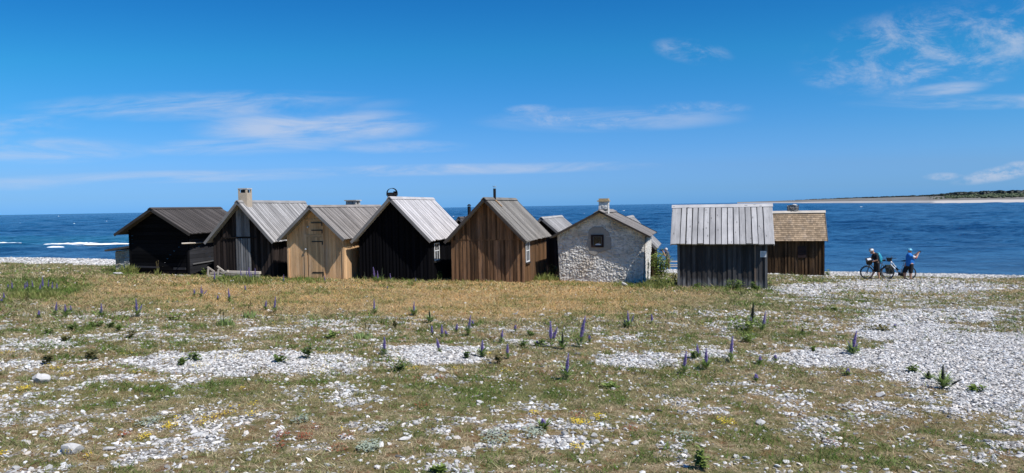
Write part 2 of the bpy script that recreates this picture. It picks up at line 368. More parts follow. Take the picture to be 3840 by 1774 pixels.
M['lichen'] = plain('orange lichen slab', (.38,.29,.17), .95, .5, 16, bmp=.4)
M['limestone'] = stone_mat('pale limestone', (.48,.47,.455), (.60,.59,.58), (.40,.39,.38), None, 14, 1.5)
M['greystone'] = stone_mat('dark lichen stone', (.20,.195,.19), (.30,.29,.28), (.12,.12,.12), None, 18, 1.2)

# ------------------------------------------------------------------ ground, one sheet from behind the viewer to under the sea
def make_ground():
    ys = np.concatenate([np.linspace(-25, 3.2, 40)[:-1], 3.2*np.exp(np.linspace(0, math.log(95/3.2), 620))])
    s = np.linspace(-1, 1, 901); s = np.sign(s)*(.65*np.abs(s) + .35*np.abs(s)**3)
    X = s[None, :]*(np.abs(ys)[:, None]*1.02 + 9); Y = np.repeat(ys[:, None], len(s), 1)
    Z = ground(X, Y); S, D, G = masks(X, Y)
    nr, nc = X.shape; v = np.stack([X, Y, Z], -1).reshape(-1, 3)
    i = np.arange(nr*nc).reshape(nr, nc); f = np.stack([i[:-1,:-1], i[:-1,1:], i[1:,1:], i[1:,:-1]], -1).reshape(-1, 4)
    a = np.stack([S, D, G, np.ones_like(S)], -1).reshape(-1, 4)
    me = np_mesh('ground', v, f, {'mask': a}, True)
    m, t, b = new_mat('dry shore turf and shingle'); oc = t.n('ShaderNodeTexCoord').outputs['Object']
    at_ = t.n('ShaderNodeSeparateColor', {0: t.n('ShaderNodeAttribute', attribute_name='mask').outputs['Color']})
    st, dr, gr = at_.outputs
    n_f = t.noise(oc, 34, 5, .7); n_m = t.noise(oc, 6.5, 5, .65); n_l = t.noise(oc, 1.1, 4, .6); n_ff = t.noise(oc, 90, 3, .7)
    turf = t.mix(t.ramp(n_f, .36, .64), (.15,.115,.065), (.44,.36,.225))
    turf = t.mix(t.ramp(n_m, .40, .62), turf, (.12,.125,.045))
    turf = t.mix(t.m('MULTIPLY', t.ramp(n_l, .45, .7), .5), turf, (.17,.10,.045)); turf = t.mix(t.m('MULTIPLY', t.ramp(t.noise(t.scale(oc, (1,1,1), (7,3,0)), 9., 4, .6), .52, .66), .7), turf, (.14,.062,.03))
    dry = t.mix(t.ramp(n_f, .35, .65), (.34,.21,.095), (.52,.36,.18)); dry = t.mix(t.ramp(n_m, .42, .68), dry, (.38,.28,.11))
    c = t.mix(t.m('MULTIPLY', dr, .95), turf, dry)
    grn = t.mix(t.ramp(n_f, .35, .65), (.055,.075,.018), (.17,.185,.05)); c = t.mix(t.m('MULTIPLY', gr, .6), c, grn)
    warp = t.n('ShaderNodeMixRGB', {0: .04, 1: oc, 2: t.n('ShaderNodeTexNoise', {'Vector': oc, 'Scale': 8.}).outputs['Color']}).outputs[0]
    vo = t.n('ShaderNodeTexVoronoi', {'Vector': warp, 'Scale': 30.}); ve = t.n('ShaderNodeTexVoronoi', {'Vector': warp, 'Scale': 30.}, feature='DISTANCE_TO_EDGE').outputs[0]
    pr = t.n('ShaderNodeSeparateColor', {0: vo.outputs['Color']}).outputs[0]
    peb = t.mix(pr, (.22,.21,.20), (.50,.49,.48)); peb = t.mix(t.ramp(ve, .0, .09, 1., 0.), peb, (.10,.09,.08))
    pm = t.ramp(t.m('ADD', st, t.m('MULTIPLY', t.m('SUBTRACT', pr, .5), .7)), .45, .75)
    c = t.mix(pm, c, peb)
    k = t.m('ADD', .72, t.m('MULTIPLY', n_ff, .56)); c = t.mix(1., c, t.n('ShaderNodeCombineColor', {0: k, 1: k, 2: k}).outputs[0], 'MULTIPLY')
    h = t.m('ADD', t.m('MULTIPLY', n_f, .5), t.m('ADD', t.m('MULTIPLY', n_ff, .3), t.m('MULTIPLY', t.m('MULTIPLY', ve, 1.6), pm)))
    setp(t, b, col=c, rough=.95, spec=.1, normal=bump(t, h, .85, .04))
    return tag(link('ground', me, m), 'dry brown turf and pale shingle sloping down to the sea', 'ground', kind='structure')
make_ground()

# ------------------------------------------------------------------ sea
def make_sea():
    ys = 42*np.exp(np.linspace(0, math.log(40000/42), 760)); s = np.linspace(-1.15, 1.15, 800)
    X = ys[:, None]*s[None, :]; Y = np.repeat(ys[:, None], len(s), 1)
    rg = np.random.default_rng(5); Z = np.zeros_like(X)
    for k in range(46):
        lam = 1.0*1.085**k*.9; ang = R(75 + rg.normal(0, 26)); kk = 2*math.pi/lam; amp = .0105*lam**.75*.8
        fade = np.clip(1.6 - Y*.0042*(3.0/lam), 0, 1)
        Z += amp*fade*np.sin(kk*(X*math.cos(ang) + Y*math.sin(ang)) + rg.uniform(0, 6.28) + 1.5*fbm(X/lam*.15, Y/lam*.15, k, 2))
    calm = np.clip((Y - 44)/60, .25, 1); Z = Z*calm
    sw = np.clip(1-((Y-118)/16)**2, 0, 1)*np.clip((-38-X)/14, 0, 1)         # shoaling swell where the wave breaks at the left
    Z += sw*.28*np.maximum(0, np.sin((Y-118)*2*math.pi/13+1.57+.25*np.sin(X*.2)))**2
    v = np.stack([X, Y, Z+SEA], -1).reshape(-1, 3)
    shallow = np.clip(1 - (Y - 48)/26, 0, 1); turq = np.exp(-((Y-135)/26)**2)*np.clip((-20-X)/40, 0, 1)
    near = np.exp(-((Y-78)/22)**2)*np.clip((-12-X)/30, 0, 1)
    a = np.stack([shallow, turq, near, np.ones_like(X)], -1).reshape(-1, 4)
    nr, nc = X.shape; i = np.arange(nr*nc).reshape(nr, nc); f = np.stack([i[:-1,:-1], i[:-1,1:], i[1:,1:], i[1:,:-1]], -1).reshape(-1, 4)
    me = np_mesh('sea', v, f, {'mask': a}, True)
    m, t, b = new_mat('baltic sea water'); oc = t.n('ShaderNodeTexCoord').outputs['Object']
    at_ = t.n('ShaderNodeSeparateColor', {0: t.n('ShaderNodeAttribute', attribute_name='mask').outputs['Color']})
    c = t.mix(t.ramp(t.noise(t.scale(oc, (.012, .03, 1)), 1., 4), .35, .65), (.006,.042,.125), (.008,.055,.150))
    c = t.mix(t.m('MULTIPLY', at_.outputs[1], .8), c, (.015,.13,.19)); c = t.mix(t.m('MULTIPLY', at_.outputs[2], .6), c, (.035,.075,.15))
    c = t.mix(t.m('MULTIPLY', at_.outputs[0], .55), c, (.045,.10,.17))
    n1 = t.noise(t.scale(oc, (1.1, 1.5, 1)), 1., 5, .65, .3); nA = t.noise(t.scale(oc, (.22, .30, 1), (3, 5, 0)), 1., 4, .62, .2); nB = t.noise(t.scale(oc, (.05, .075, 1)), 1., 4, .62); nC = t.noise(t.scale(oc, (.010, .014, 1)), 1., 4, .6)
    sm = t.m('ADD', t.m('ADD', t.m('MULTIPLY', n1, .9), nA), t.m('ADD', nB, t.m('MULTIPLY', nC, .6)))
    h = t.m('ADD', t.m('MULTIPLY', n1, .8), t.m('MULTIPLY', nA, 2.2))
    c = t.mix(t.ramp(sm, 1.55, 1.95), t.mix(.45, c, (.003,.016,.055)), t.mix(.38, c, (.05,.17,.31)))  # dark and bright wave slopes painted into the water colour
    setp(t, b, col=c, rough=.22, spec=.30, ior=1.33, normal=bump(t, h, 1., .35))
    tag(link('sea', me, m), 'deep blue wind ruffled sea reaching the horizon', 'sea', kind='structure')
    # breaking wave and scattered whitecaps
    fm = plain('sea foam', (.82,.84,.86), .8, .12, 3, bmp=.6)
    def foam_strip(mb, x0, x1, y, w, h, z):
        n = max(8, int((x1-x0)/.35)); vs = []; fs = []
        for k in range(n+1):
            q = k/n; e = math.sin(math.pi*q)**.45 if 0 < q < 1 else 0.; x = x0+(x1-x0)*q; jy = .5*math.sin(x*.9)+.2*math.sin(x*2.7)
            rr = e*random.uniform(.75, 1.2)
            for (dy, dz) in ((-w, 0), (-w*.55, h*.8), (0, h), (w*.6, h*.5), (w, 0)): vs.append((x, y+jy+dy*rr, z + dz*rr))
        for k in range(n):
            for j in range(4): fs.append((k*5+j, (k+1)*5+j, (k+1)*5+j+1, k*5+j+1))
        mb.add(vs, fs, [(0,0,.5)]*len(vs))
    mb = MB(); foam_strip(mb, -75.5, -66, 118.5, 1.0, .26, SEA+.12); foam_strip(mb, -67.5, -60, 115.8, .9, .22, SEA+.10); foam_strip(mb, -69, -66, 109, .8, .18, SEA+.08); foam_strip(mb, -90, -82.2, 124, 1.2, .3, SEA+.12)
    tag(mb.build('breaking_wave', fm, smooth=True), 'white wave breaking offshore at the left of the huts', 'wave', kind='structure')
    mb = MB()
    for px, py in [(220,811),(305,834),(280,839),(75,838),(400,830),(1960,805),(2190,802),(2340,790),(3040,780),(3230,776),(3640,775),(1700,812)]:
        d = ray(px, py); y = (SEA-EYE)/d.z; x = d.x*y; l = random.uniform(.0018, .0036)*y*.55; foam_strip(mb, x-l, x+l, y, .0004*y+.2, .0003*y+.03, SEA+.05)
    tag(mb.build('whitecaps', fm, smooth=True), 'small white crests scattered over the sea', 'whitecaps', kind='stuff')
make_sea()

# ------------------------------------------------------------------ far headland with its wood
def make_headland():
    A = [.300,.330,.39,.46,.57,.70,.85,1.1]; Y1 = [5200,4300,2310,1540,924,815,760,720]; T = [.0007,.0010,.0020,.0032,.0042,.0050,.0054,.0054]
    aa = np.linspace(.305, 1.1, 260); y1 = np.exp(np.interp(aa, A, np.log(Y1))); tp = np.interp(aa, A, T)
    prof = [(-.01, -1.2), (0, 0), (.03, .22), (.06, .30), (.25, .45), (.6, .85), (1., 1.), (1.6, .6)]
    vs = []; ar = []
    for a, y, tt in zip(aa, y1, tp):
        for q, hq in prof:
            yy_ = y*(1 + q*.9); top = tt*(y*1.9) - SEA + EYE
            z = SEA + max(hq, 0)*top*(.92 + .16*float(fbm(np.float64(a*60), np.float64(q*3.), 71, 3))) if hq >= 0 else SEA - 2
            vs.append((a*yy_, yy_, z)); ar.append(q)
    n = len(prof); f = [(i*n+j, (i+1)*n+j, (i+1)*n+j+1, i*n+j+1) for i in range(len(aa)-1) for j in range(n-1)]
    me = np_mesh('headland', vs, f, {'inl': np.array(ar)}, True)
    m, t, b = new_mat('far shore land'); q = t.n('ShaderNodeAttribute', attribute_name='inl').outputs['Fac']; oc = t.n('ShaderNodeTexCoord').outputs['Object']
    nn = t.noise(t.scale(oc, (.02, .02, .1)), 1., 5, .65)
    c = t.mix(t.ramp(nn, .35, .65), (.21,.195,.18), (.135,.135,.12)); c = t.mix(t.ramp(q, .07, .022), c, (.50,.47,.44))
    setp(t, b, col=c, rough=.95, spec=.1)
    tag(link('headland', me, m), 'low pale headland across the bay', 'headland', kind='structure')
    g1 = foliage('far pine wood', [(.010,.018,.020), (.016,.026,.024), (.028,.04,.03)], trans=.05); g2 = foliage('far green scrub', [(.03,.05,.022), (.055,.08,.035), (.09,.11,.055)], trans=.05)
    def wood_mass(name, lab, mat, a0, a1, q0, q1, hh, cnt):
        mb = MB(); ia = np.interp
        for _ in range(cnt):
            a = random.uniform(a0, a1); qq = random.uniform(q0, q1); y = math.exp(ia(a, A, np.log(Y1))); yy_ = y*(1+qq*.9); tt = ia(a, A, T)
            top = tt*(y*1.9) - SEA + EYE; z = SEA + top*np.interp(qq, [p[0] for p in prof], [p[1] for p in prof]); grow = min(1, (a-a0)/.06+.15)*min(1, (y/1500)**.0)
            h = hh*random.uniform(.6, 1.25)*grow; r = h*random.uniform(.6, 1.1); rnd = random.random()
            for c in range(3):
                mb.ball((a*yy_+random.uniform(-r, r), yy_+random.uniform(-r, r), z+h*random.uniform(.35, .6)), (r*.8, r*.8, h*.5), 6, 4, rnd=min(1, max(0, rnd+random.uniform(-.2, .2))), jit=.25)
        tag(mb.build(name, mat), lab, 'woodland', kind='stuff')
    wood_mass('distant_wood', 'dark pine wood along the crest of the headland', g1, .55, 1.0, .7, 1.2, 7., 1100)
    wood_mass('low_scrub', 'dark low scrub along the thin end of the headland', g1, .36, .62, .85, 1.2, 3.4, 620)
    wood_mass('green_scrub', 'pale green bushes below the pines on the headland', g2, .56, 1.0, .22, .6, 3.0, 700)
make_headland()

# ------------------------------------------------------------------ huts
def worley(x, y, s=0):
    ix = np.floor(x); iy = np.floor(y); f1 = np.full(x.shape, 9.); f2 = f1.copy(); idv = np.zeros_like(x)
    for dx in (-1, 0, 1):
        for dy in (-1, 0, 1):
            cx, cy = ix+dx, iy+dy; d = np.hypot(cx + .15+.7*_hash(cx, cy, s) - x, cy + .15+.7*_hash(cx, cy, s+5) - y)
            nid = _hash(cx, cy, s+9); cl = d < f1
            f2 = np.where(cl, f1, np.minimum(f2, d)); idv = np.where(cl, nid, idv); f1 = np.where(cl, d, f1)
    return f1, f2, idv
def rubble(name, parent, mat, o, U, w, top, Nn, amp=.05, zb=-.4, step=.022, lean=0., cell=(.125, .052), seed=1, edge=.02):
    """relief wall of rubble stones: o base corner, U unit direction, Nn outward normal, top(u) height"""
    o, U, Nn = Vector(o), Vector(U), Vector(Nn); nu = max(8, int(w/step)); hm = max(top(w*q) for q in (0, .25, .5, .75, 1)); nv = int((hm-zb)/step)
    u = np.linspace(0, w, nu+1)[None, :]; q = np.linspace(0, 1, nv+1)[:, None]; tp = np.array([top(a) for a in u[0]])[None, :]
    uu = np.repeat(u, nv+1, 0); zz = zb + (tp - zb)*q
    wx = uu/cell[0]*(1+.0*uu) + 2.6*fbm(uu*2.6, zz*2.6, seed, 4); wy = zz/cell[1] + 3.2*fbm(uu*1.9+9, zz*1.9, seed+3, 4)
    f1, f2, idv = worley(wx, wy, seed); d = np.clip((f2-f1)/.38, 0, 1)**.6*(.35 + .65*idv) + .25*fbm(uu*22, zz*22, seed+8, 3)
    d = d*amp*(.55 + .9*fbm(uu*1.7, zz*1.7, seed+11, 3)); e = np.clip(np.minimum(uu, w-uu)/.12, 0, 1); d = d*e + amp*.45*(1-e) + edge*0
    lz = lean*np.clip(zz, 0, 9); P = [o[i] + U[i]*(uu + (uu/w*2-1)*lz) + Nn[i]*(d) for i in range(3)]; P[2] = P[2] + zz
    idx = np.arange((nu+1)*(nv+1)).reshape(nv+1, nu+1); f = np.stack([idx[:-1,:-1], idx[:-1,1:], idx[1:,1:], idx[1:,:-1]], -1).reshape(-1, 4)
    if U.cross(Vector((0,0,1))).dot(Nn) < 0: f = f[:, ::-1]
    tn = np.stack([np.clip((f2-f1)/.16, 0, 1), idv, uu*0], -1).reshape(-1, 3)
    return link(name, np_mesh(name, np.stack(P, -1).reshape(-1, 3), f, {'stone': tn}, True), mat, parent)

class Hut:
    def __init__(s, name, label, x, y, th, W_, ove, L, ze, zr, k=1., ovf=.42, group='fishing huts along the shore', dz=0.):
        g0 = -.0502*y - .0323*x
        s.W, s.ove, s.L, s.ze, s.zr, s.ovf = W_*k, ove*k, L*k, ze*k, zr*k, ovf
        s.o = empty(name, (x*k, y*k, EYE + (g0-EYE)*k + dz), -R(th), label, 'hut', group)
        s.e = s.W/2 + s.ove; s.m = (s.zr - s.ze)/s.e; s.al = math.atan(s.m); s.zb = -.5
    def u(s, x, t=.055): return s.zr - s.m*abs(x) - t/math.cos(s.al)
    def gable(s, y, out, mat, style='batten', pitch=.17, name='gable_wall', split=None, alt=None):
        """out=-1 front, +1 back; alt=(x0,x1,material) is returned as its own panel mesh"""
        mb = MB(); n = max(2, round(s.W/2/pitch)); xs = [s.W/2*i/n for i in range(-n, n+1)]; yi, yo = y, y + out*.03
        def pc(xa, xb, z0, z1f, ya, yb, rnd=None, mbx=None):
            c = [(xa,yb,z0),(xb,yb,z0),(xb,ya,z0),(xa,ya,z0),(xa,yb,z1f(xa)),(xb,yb,z1f(xb)),(xb,ya,z1f(xb)),(xa,ya,z1f(xa))]
            (mbx or mb).hexa(c, (0,0,1), (1,0,0), rnd)
        lim = split or 99
        if style == 'log':
            hh = .17; z = s.zb
            while z < s.zr - .2:
                z1 = min(z+hh-.008, s.zr); w0 = min(s.W/2, max(0, (s.zr-.06-z)/s.m)); w1 = min(s.W/2, max(0, (s.zr-.06-z1)/s.m)); j = random.uniform(0, .012); b = random.random()
                mb.hexa([(-w0,yo+out*j,z),(w0,yo+out*j,z),(w0,yi,z),(-w0,yi,z),(-w1,yo+out*j,z1),(w1,yo+out*j,z1),(w1,yi,z1),(-w1,yi,z1)], (1,0,0), (0,0,1), b); z += hh
        else:
            gap = .004 if style == 'flush' else 0
            for a, b in zip(xs, xs[1:]):
                if gap: pc(a, b, s.zb, s.u, yi, yi+out*.012, .0)
                j = random.uniform(0, .006); pc(a+gap, b-gap, s.zb, lambda x: min(s.u(x), lim), yi, yo+out*j)
                if split and max(s.u(a), s.u(b)) > lim: pc(a, b, lim-.02, s.u, yi+.0, yo+out*(j+.014))
            if style == 'batten':
                for i, x in enumerate(xs[1:-1]):
                    hw = pitch*random.uniform(.24, .31); t0 = yo+out*random.uniform(.018, .028); x += random.uniform(-.01, .01); rr = random.random()
                    if x-hw < 0 < x+hw:
                        for a, b in ((x-hw, 0), (0, x+hw)): pc(a, b, s.zb, lambda q: min(s.u(q), lim-.03 if split else 99), yo, t0, rr)
                    else: pc(x-hw, x+hw, s.zb, lambda q: min(s.u(q), lim-.03 if split else 99), yo, t0, rr)
                    if split and s.u(x) > lim+.06: 
                        if x-hw < 0 < x+hw:
                            for a, b in ((x-hw, 0), (0, x+hw)): pc(a, b, lim+.01, s.u, yo, t0+out*.012, rr)
                        else: pc(x-hw, x+hw, lim+.01, s.u, yo, t0+out*.012, rr)
        return mb.build(name, mat, s.o)
    def side(s, sg, mat, style='batten', pitch=.15, name='side_wall', h=None):
        mb = MB(); x = sg*s.W/2; top = (h or s.u(s.W/2)) + .02; n = max(2, round(s.L/pitch)); ys = [s.L*i/n for i in range(n+1)]
        if style == 'log':
            z = s.zb
            while z < top-.05:
                j = random.uniform(0, .012); mb.board((x, .002, z), (0, s.L-.004, 0), (0, 0, min(.162, top-z)), (-sg*(-.03-j), 0, 0)); z += .17
        else:
            for a, b in zip(ys, ys[1:]):
                g = .004 if style == 'flush' else 0.
                mb.board((x, a+g, s.zb), (0,0,top-s.zb), (0,b-a-2*g,0), (sg*(.03+random.uniform(0,.005)),0,0))
            if style == 'batten':
                for y in ys[1:-1]:
                    hw = pitch*random.uniform(.24, .31); mb.board((x+sg*.03, y-hw, s.zb), (0,0,top-s.zb), (0,2*hw,0), (sg*random.uniform(.018,.028),0,0))
        for y in (0, s.L) if style != 'log' else (): pass
        return mb.build(name, mat, s.o)
    def walls(s, mat, style='batten', pitch=.17, side_mat=None, side_style=None, side_pitch=None, front=True, split=None, corner=None):
        if front: s.gable(0, -1, mat, style, pitch, split=split)
        s.gable(s.L, 1, mat, style, pitch)
        for sg in (-1, 1): s.side(sg, side_mat or mat, side_style or style, side_pitch or pitch)
        for sg in (-1, 1):
            for y, dy in ((-.062, .09), (s.L-.028, .09)):
                mb = MB(); mb.board((sg*s.W/2 - (.012 if sg > 0 else .063), y, s.zb), (0,0,s.u(s.W/2)-s.zb), (.075,0,0), (0,dy,0)); mb.build('corner_board', corner or mat, s.o)
    def roof(s, mat, barge, pitch=.15, over=.66, thick=.036, style='boards', ridge=None, bh=.118, rw=.15):
        mb = MB(); y0, y1 = -s.ovf, s.L + s.ovf; ca, sa = math.cos(s.al), math.sin(s.al); ls = math.hypot(s.e, s.zr-s.ze)
        for sg in (-1, 1):
            d = Vector((sg*ca, 0, -sa)); nn = Vector((sg*sa, 0, ca)); top = Vector((0, 0, s.zr))
            mb.board(top - nn*.05 + Vector((0,y0,0)), (0, y1-y0, 0), d*(ls-.015), nn*.024, .3)
            if style == 'boards':
                n = max(3, round((y1-y0)/pitch)); p = (y1-y0)/n
                for i in range(n):
                    mb.board(top + Vector((0, y0+i*p+.002, 0)) - nn*.026, d*(ls+random.uniform(-.01, .008)), (0, p-.004, 0), nn*.02, random.uniform(-1.3, -.9))  # under-boards darkened in colour to paint shade into the gaps
                for i in range(n+1):
                    w = p*(over+.14)*random.uniform(.93, 1.07); yc = min(max(y0+i*p, y0+w/2), y1-w/2); tk = thick*random.uniform(.8, 1.2)
                    sk = random.uniform(-.008, .008)
                    mb.board(top + Vector((0, yc-w/2, 0)) - nn*.006, d*(ls+random.uniform(-.01, .04)) + Vector((0,sk,0)), (0, w, 0), nn*tk, random.uniform(0, 1))
            elif style == 'planks':
                n = max(3, round((y1-y0)/pitch)); p = (y1-y0)/n
                for i in range(n):
                    j = random.uniform(0, .010); mb.board(top + Vector((0, y0+i*p, 0)) - nn*.026, d*(ls+random.uniform(-.02, .02)), (0, p-random.uniform(.004, .010), 0), nn*(.022+j))
            else:                                    # shingles in courses
                c = .155; nC = int(ls/c)+1
                for r in range(nC):
                    y = y0 - random.uniform(0, .1); s1 = min(ls+.02, (r+1)*c+.02)
                    while y < y1:
                        w = random.uniform(.08, .17); a, b = max(y, y0), min(y+w-.004, y1)
                        if b-a > .02:
                            j = random.uniform(-.008, .008); P0 = top + d*max(0, s1-c*1.35) - nn*.028; P1 = top + d*(s1+j) - nn*.004; e = Vector((0,b-a,0)); o_ = Vector((0,a,0)); tk = nn*.016
                            mb.hexa([P0+o_, P0+o_+e, P0+o_+e+tk, P0+o_+tk, P1+o_, P1+o_+e, P1+o_+e+tk, P1+o_+tk], d, (0,1,0))
                        y += w
        rf = mb.build('roof', mat, s.o)
        for yv, dy in ((y0, -.026), (y1, .026)):
            for sg in (-1, 1):
                b = MB(); d = Vector((sg*ca, 0, -sa)); nn = Vector((sg*sa, 0, ca)); P = Vector((0, yv, s.zr)) + nn*.03
                q = bh*math.tan(s.al); L0 = d*0; top0 = Vector((0, yv, s.zr + .03/ca)); bot0 = Vector((0, yv, s.zr + .03/ca - bh/ca)); E = d*(ls+.035); tv = Vector((0, dy, 0))
                t1 = P + E; b1 = t1 - nn*bh
                b.hexa([bot0, top0, top0+tv, bot0+tv, b1, t1, t1+tv, b1+tv], d, nn); b.build('verge_board', barge, s.o)
        rb = MB()
        for sg in (1, -1):
            d = Vector((sg*ca, 0, -sa)); nn = Vector((sg*sa, 0, ca)); up = .034 if sg > 0 else .030
            rb.board(Vector((0, y0-.05, s.zr)) + nn*up - d*.03, (0, y1-y0+.10, 0), d*rw, nn*.024)
        rb.build('ridge_board', ridge or mat, s.o)
        # rafters and wall plate carry the roof inside
        return rf
    def slope_patch(s, sg, y, d0, L, w, mat, name='flashing'):
        ca, sa = math.cos(s.al), math.sin(s.al); d = Vector((sg*ca, 0, -sa)); nn = Vector((sg*sa, 0, ca)); mb = MB()
        mb.board(Vector((0, y-w/2, s.zr)) + d*d0 + nn*.036, d*L, (0, w, 0), nn*.006); return mb.build(name, mat, s.o)
    def window(s, sg, y, z, w, h, frame=None, bars=True, sill=True):
        x = sg*(s.W/2+.06); f = MB(); t_ = .045; fx = (sg*.03, 0, 0)
        for a, b in ((-w/2, -w/2+t_), (w/2-t_, w/2)): f.board((x, y+a, z-h/2), (0,0,h), (0,b-a,0), fx)
        for a, b in ((-h/2, -h/2+t_), (h/2-t_, h/2)): f.board((x+sg*.002, y-w/2+t_, z+a), (0,w-2*t_,0), (0,0,b-a), fx)
        if bars:
            f.board((x+sg*.003, y-.016, z-h/2+t_), (0,0,h-2*t_), (0,.032,0), (sg*.024,0,0)); f.board((x+sg*.0055, y-w/2+t_, z+.03), (0,w-2*t_,0), (0,0,.03), (sg*.024,0,0))
        fo = f.build('window', frame or M['white'], s.o); g = MB(); g.board((x-sg*.03, y-w/2+.01, z-h/2+.01), (0,w-.02,0), (0,0,h-.02), (sg*.042,0,0)); g.build('pane', M['glass'], fo)
        if sill: q = MB(); q.board((x-sg*.03, y-w/2-.04, z-h/2-.065), (0,w+.08,0), (0,0,.06), (sg*.10,0,0)); q.build('sill', M['barge_dark'], fo)
        return fo
    def chimney(s, x, y, sx_, sy_, ztop, mat, cap=None):
        mb = MB(); mb.box((x, y, (ztop + s.zr-.9)/2), (sx_, sy_, ztop-s.zr+.9), al=2); return mb.build('chimney', mat, s.o)

# 1 black hut at the left end
h = Hut('fishing_hut', 'black tarred hut with a low brown plank roof, at the left end of the row', -15.55, 32.54, 16.6, 3.03, .475, 3.7, 1.79, 2.885)
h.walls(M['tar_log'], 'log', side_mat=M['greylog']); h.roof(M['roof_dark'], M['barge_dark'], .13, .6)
mb = MB(); mb.board((h.W/2+.05, .2, .42), (0, 3.2, .10), (0,0,.05), (.04,0,0)); mb.build('rail', M['cornergrey'], h.o)
mb = MB(); mb.board((-1.45,-.10,.30), (1.5,0,-.02), (0,0,.07), (0,-.05,0)); mb.build('sill_beam', M['greylog'], h.o); mb = MB(); mb.board((.85,-.10,.22), (.62,0,.0), (0,0,.09), (0,-.05,0)); mb.build('sill_beam', M['greylog'], h.o)
mb = MB()
for k in range(7): mb.ball((-.4+k*.33, -.16, -.06), (.2, .14, .075), 8, 5, jit=.12)
mb.build('foundation_stones', M['limestone'], h.o)

# 2 dark brown hut with pale middle panel and beige chimney
h = Hut('fishing_hut', 'dark brown plank hut with a silvery grey door panel and a beige chimney', -11.53, 31.73, 9, 2.62, .25, 5.7, 1.495, 3.22)
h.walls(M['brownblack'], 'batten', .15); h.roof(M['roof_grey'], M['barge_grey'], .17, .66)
mb = MB()
for k in range(5):
    xa = -.27 + k*.124; xb = xa+.118
    c = lambda z0, z1, yo: mb.hexa([(xa,yo,z0),(xb,yo,z0),(xb,-.055,z0),(xa,-.055,z0),(xa,yo,z1 if z1 < 9 else h.u(xa)),(xb,yo,z1 if z1 < 9 else h.u(xb)),(xb,-.055,z1 if z1 < 9 else h.u(xb)),(xa,-.055,z1 if z1 < 9 else h.u(xa))], (0,0,1), (1,0,0))
    c(1.72, 99, -.085)
hatch = mb.build('loft_hatch', M['silverpanel'], h.o)
mb = MB()
for k in range(6): mb.board((-.30+k*.112, -.060, .02), (0,0,1.62), (.075,0,0), (0,-.035,0))
mb.board((-.30, -.054, .02), (0,0,1.62), (.66,0,0), (0,-.012,0), .2); mb.build('door', M['silverpanel'], h.o)
mb = MB(); mb.board((-.9, -.058, 1.66), (1.5,0,0), (0,0,.035), (0,-.05,0)); mb.build('door_lintel', M['brownblack'], h.o)
zt = h.zr + .56; mb = MB(); zc = h.zr-.75
mb.box((.05, .16, (zc+zt-.19)/2), (.40, .44, zt-.19-zc), al=2)
for a in (-1, 1):
    for b in (-1, 1): mb.box((.05+a*.165, .16+b*.185, zt-.12), (.068, .068, .16), al=2)
ch = mb.build('chimney', M['render'], h.o); mb = MB(); mb.box((.05, .16, zt-.015), (.42, .46, .05)); mb.build('chimney_cap', M['limestone'], ch)
mb = MB(); mb.box((.05,.16,zt-.12), (.24,.27,.13)); mb.build('flue_opening', M['iron'], ch)

# 3 new tan hut with door
h = Hut('fishing_hut', 'tan new timber hut with black strap hinges on its door and a stone chimney', -7.92, 29.79, 14, 2.38, .265, 5.9, 1.66, 2.97, 1.03)
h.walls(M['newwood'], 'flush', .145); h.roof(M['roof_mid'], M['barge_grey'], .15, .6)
mb = MB()
for k in range(6): mb.board((-.31+k*.107, -.034, .06), (0,0,1.72), (.103,0,0), (0,-.03,0))
door = mb.build('door', M['newdoor'], h.o)
fr = MB(); fr.board((-.50,-.034,.03), (0,0,1.88), (.12,0,0), (0,-.024,0)); fr.board((.335,-.034,.03), (0,0,2.42), (.075,0,0), (0,-.036,0)); fr.board((-.38,-.034,1.79), (.715,0,0), (0,0,.1), (0,-.026,0)); fr.board((-.42,-.034,2.47), (.95,0,0), (0,0,.05), (0,-.03,0)); fr.build('door_frame', M['newwood'], h.o)
mb = MB()
for k in range(4): mb.board((-.20+k*.133, -.034, 1.92), (0,0,.53), (.129,0,0), (0,-.028,0))
hat = mb.build('loft_hatch', M['newdoor'], h.o)
for z, par in ((1.58, door), (.30, door), (2.05, hat), (2.36, hat)):
    q = MB(); q.board((-.14,-.066,z), (.47,0,0), (0,0,.045), (0,-.014,0)); q.board((.325,-.073,z-.11), (0,0,.155), (.045,0,0), (0,-.012,0)); q.build('hinge', M['iron'], par)
for x, z, par in ((-.42, 1.28, door), (-.30, 2.20, hat)):
    q = MB(); q.ball((x,-.09,z), .045, 8, 6); q.tube([(x,-.03,z),(x,-.09,z)], .016); q.build('handle', M['steel'], par)
mb = MB(); mb.box((.5,-.38,-.02), (.5,.3,.12)); 
for k in range(6): mb.ball((-.95+k*.32, -.17, -.02), (.2, .13, .08), 8, 5, jit=.1)
mb.build('doorstep_stones', M['limestone'], h.o)
mb = MB(); zc = h.zr - .5; cy = 4.0
mb.box((-.22, cy, (zc+h.zr+.10)/2), (.50, .50, h.zr+.10-zc), al=2)
for a in (-1, 0, 1):
    for b in (-1, 1): mb.box((-.22+a*.17, cy+b*.17, h.zr+.17), (.15, .15, .15), al=2)
ch = mb.build('chimney', M['rubble'], h.o); mb = MB(); mb.box((-.22, cy, h.zr+.265), (.60, .60, .05)); mb.build('chimney_cap', M['rubble'], ch)

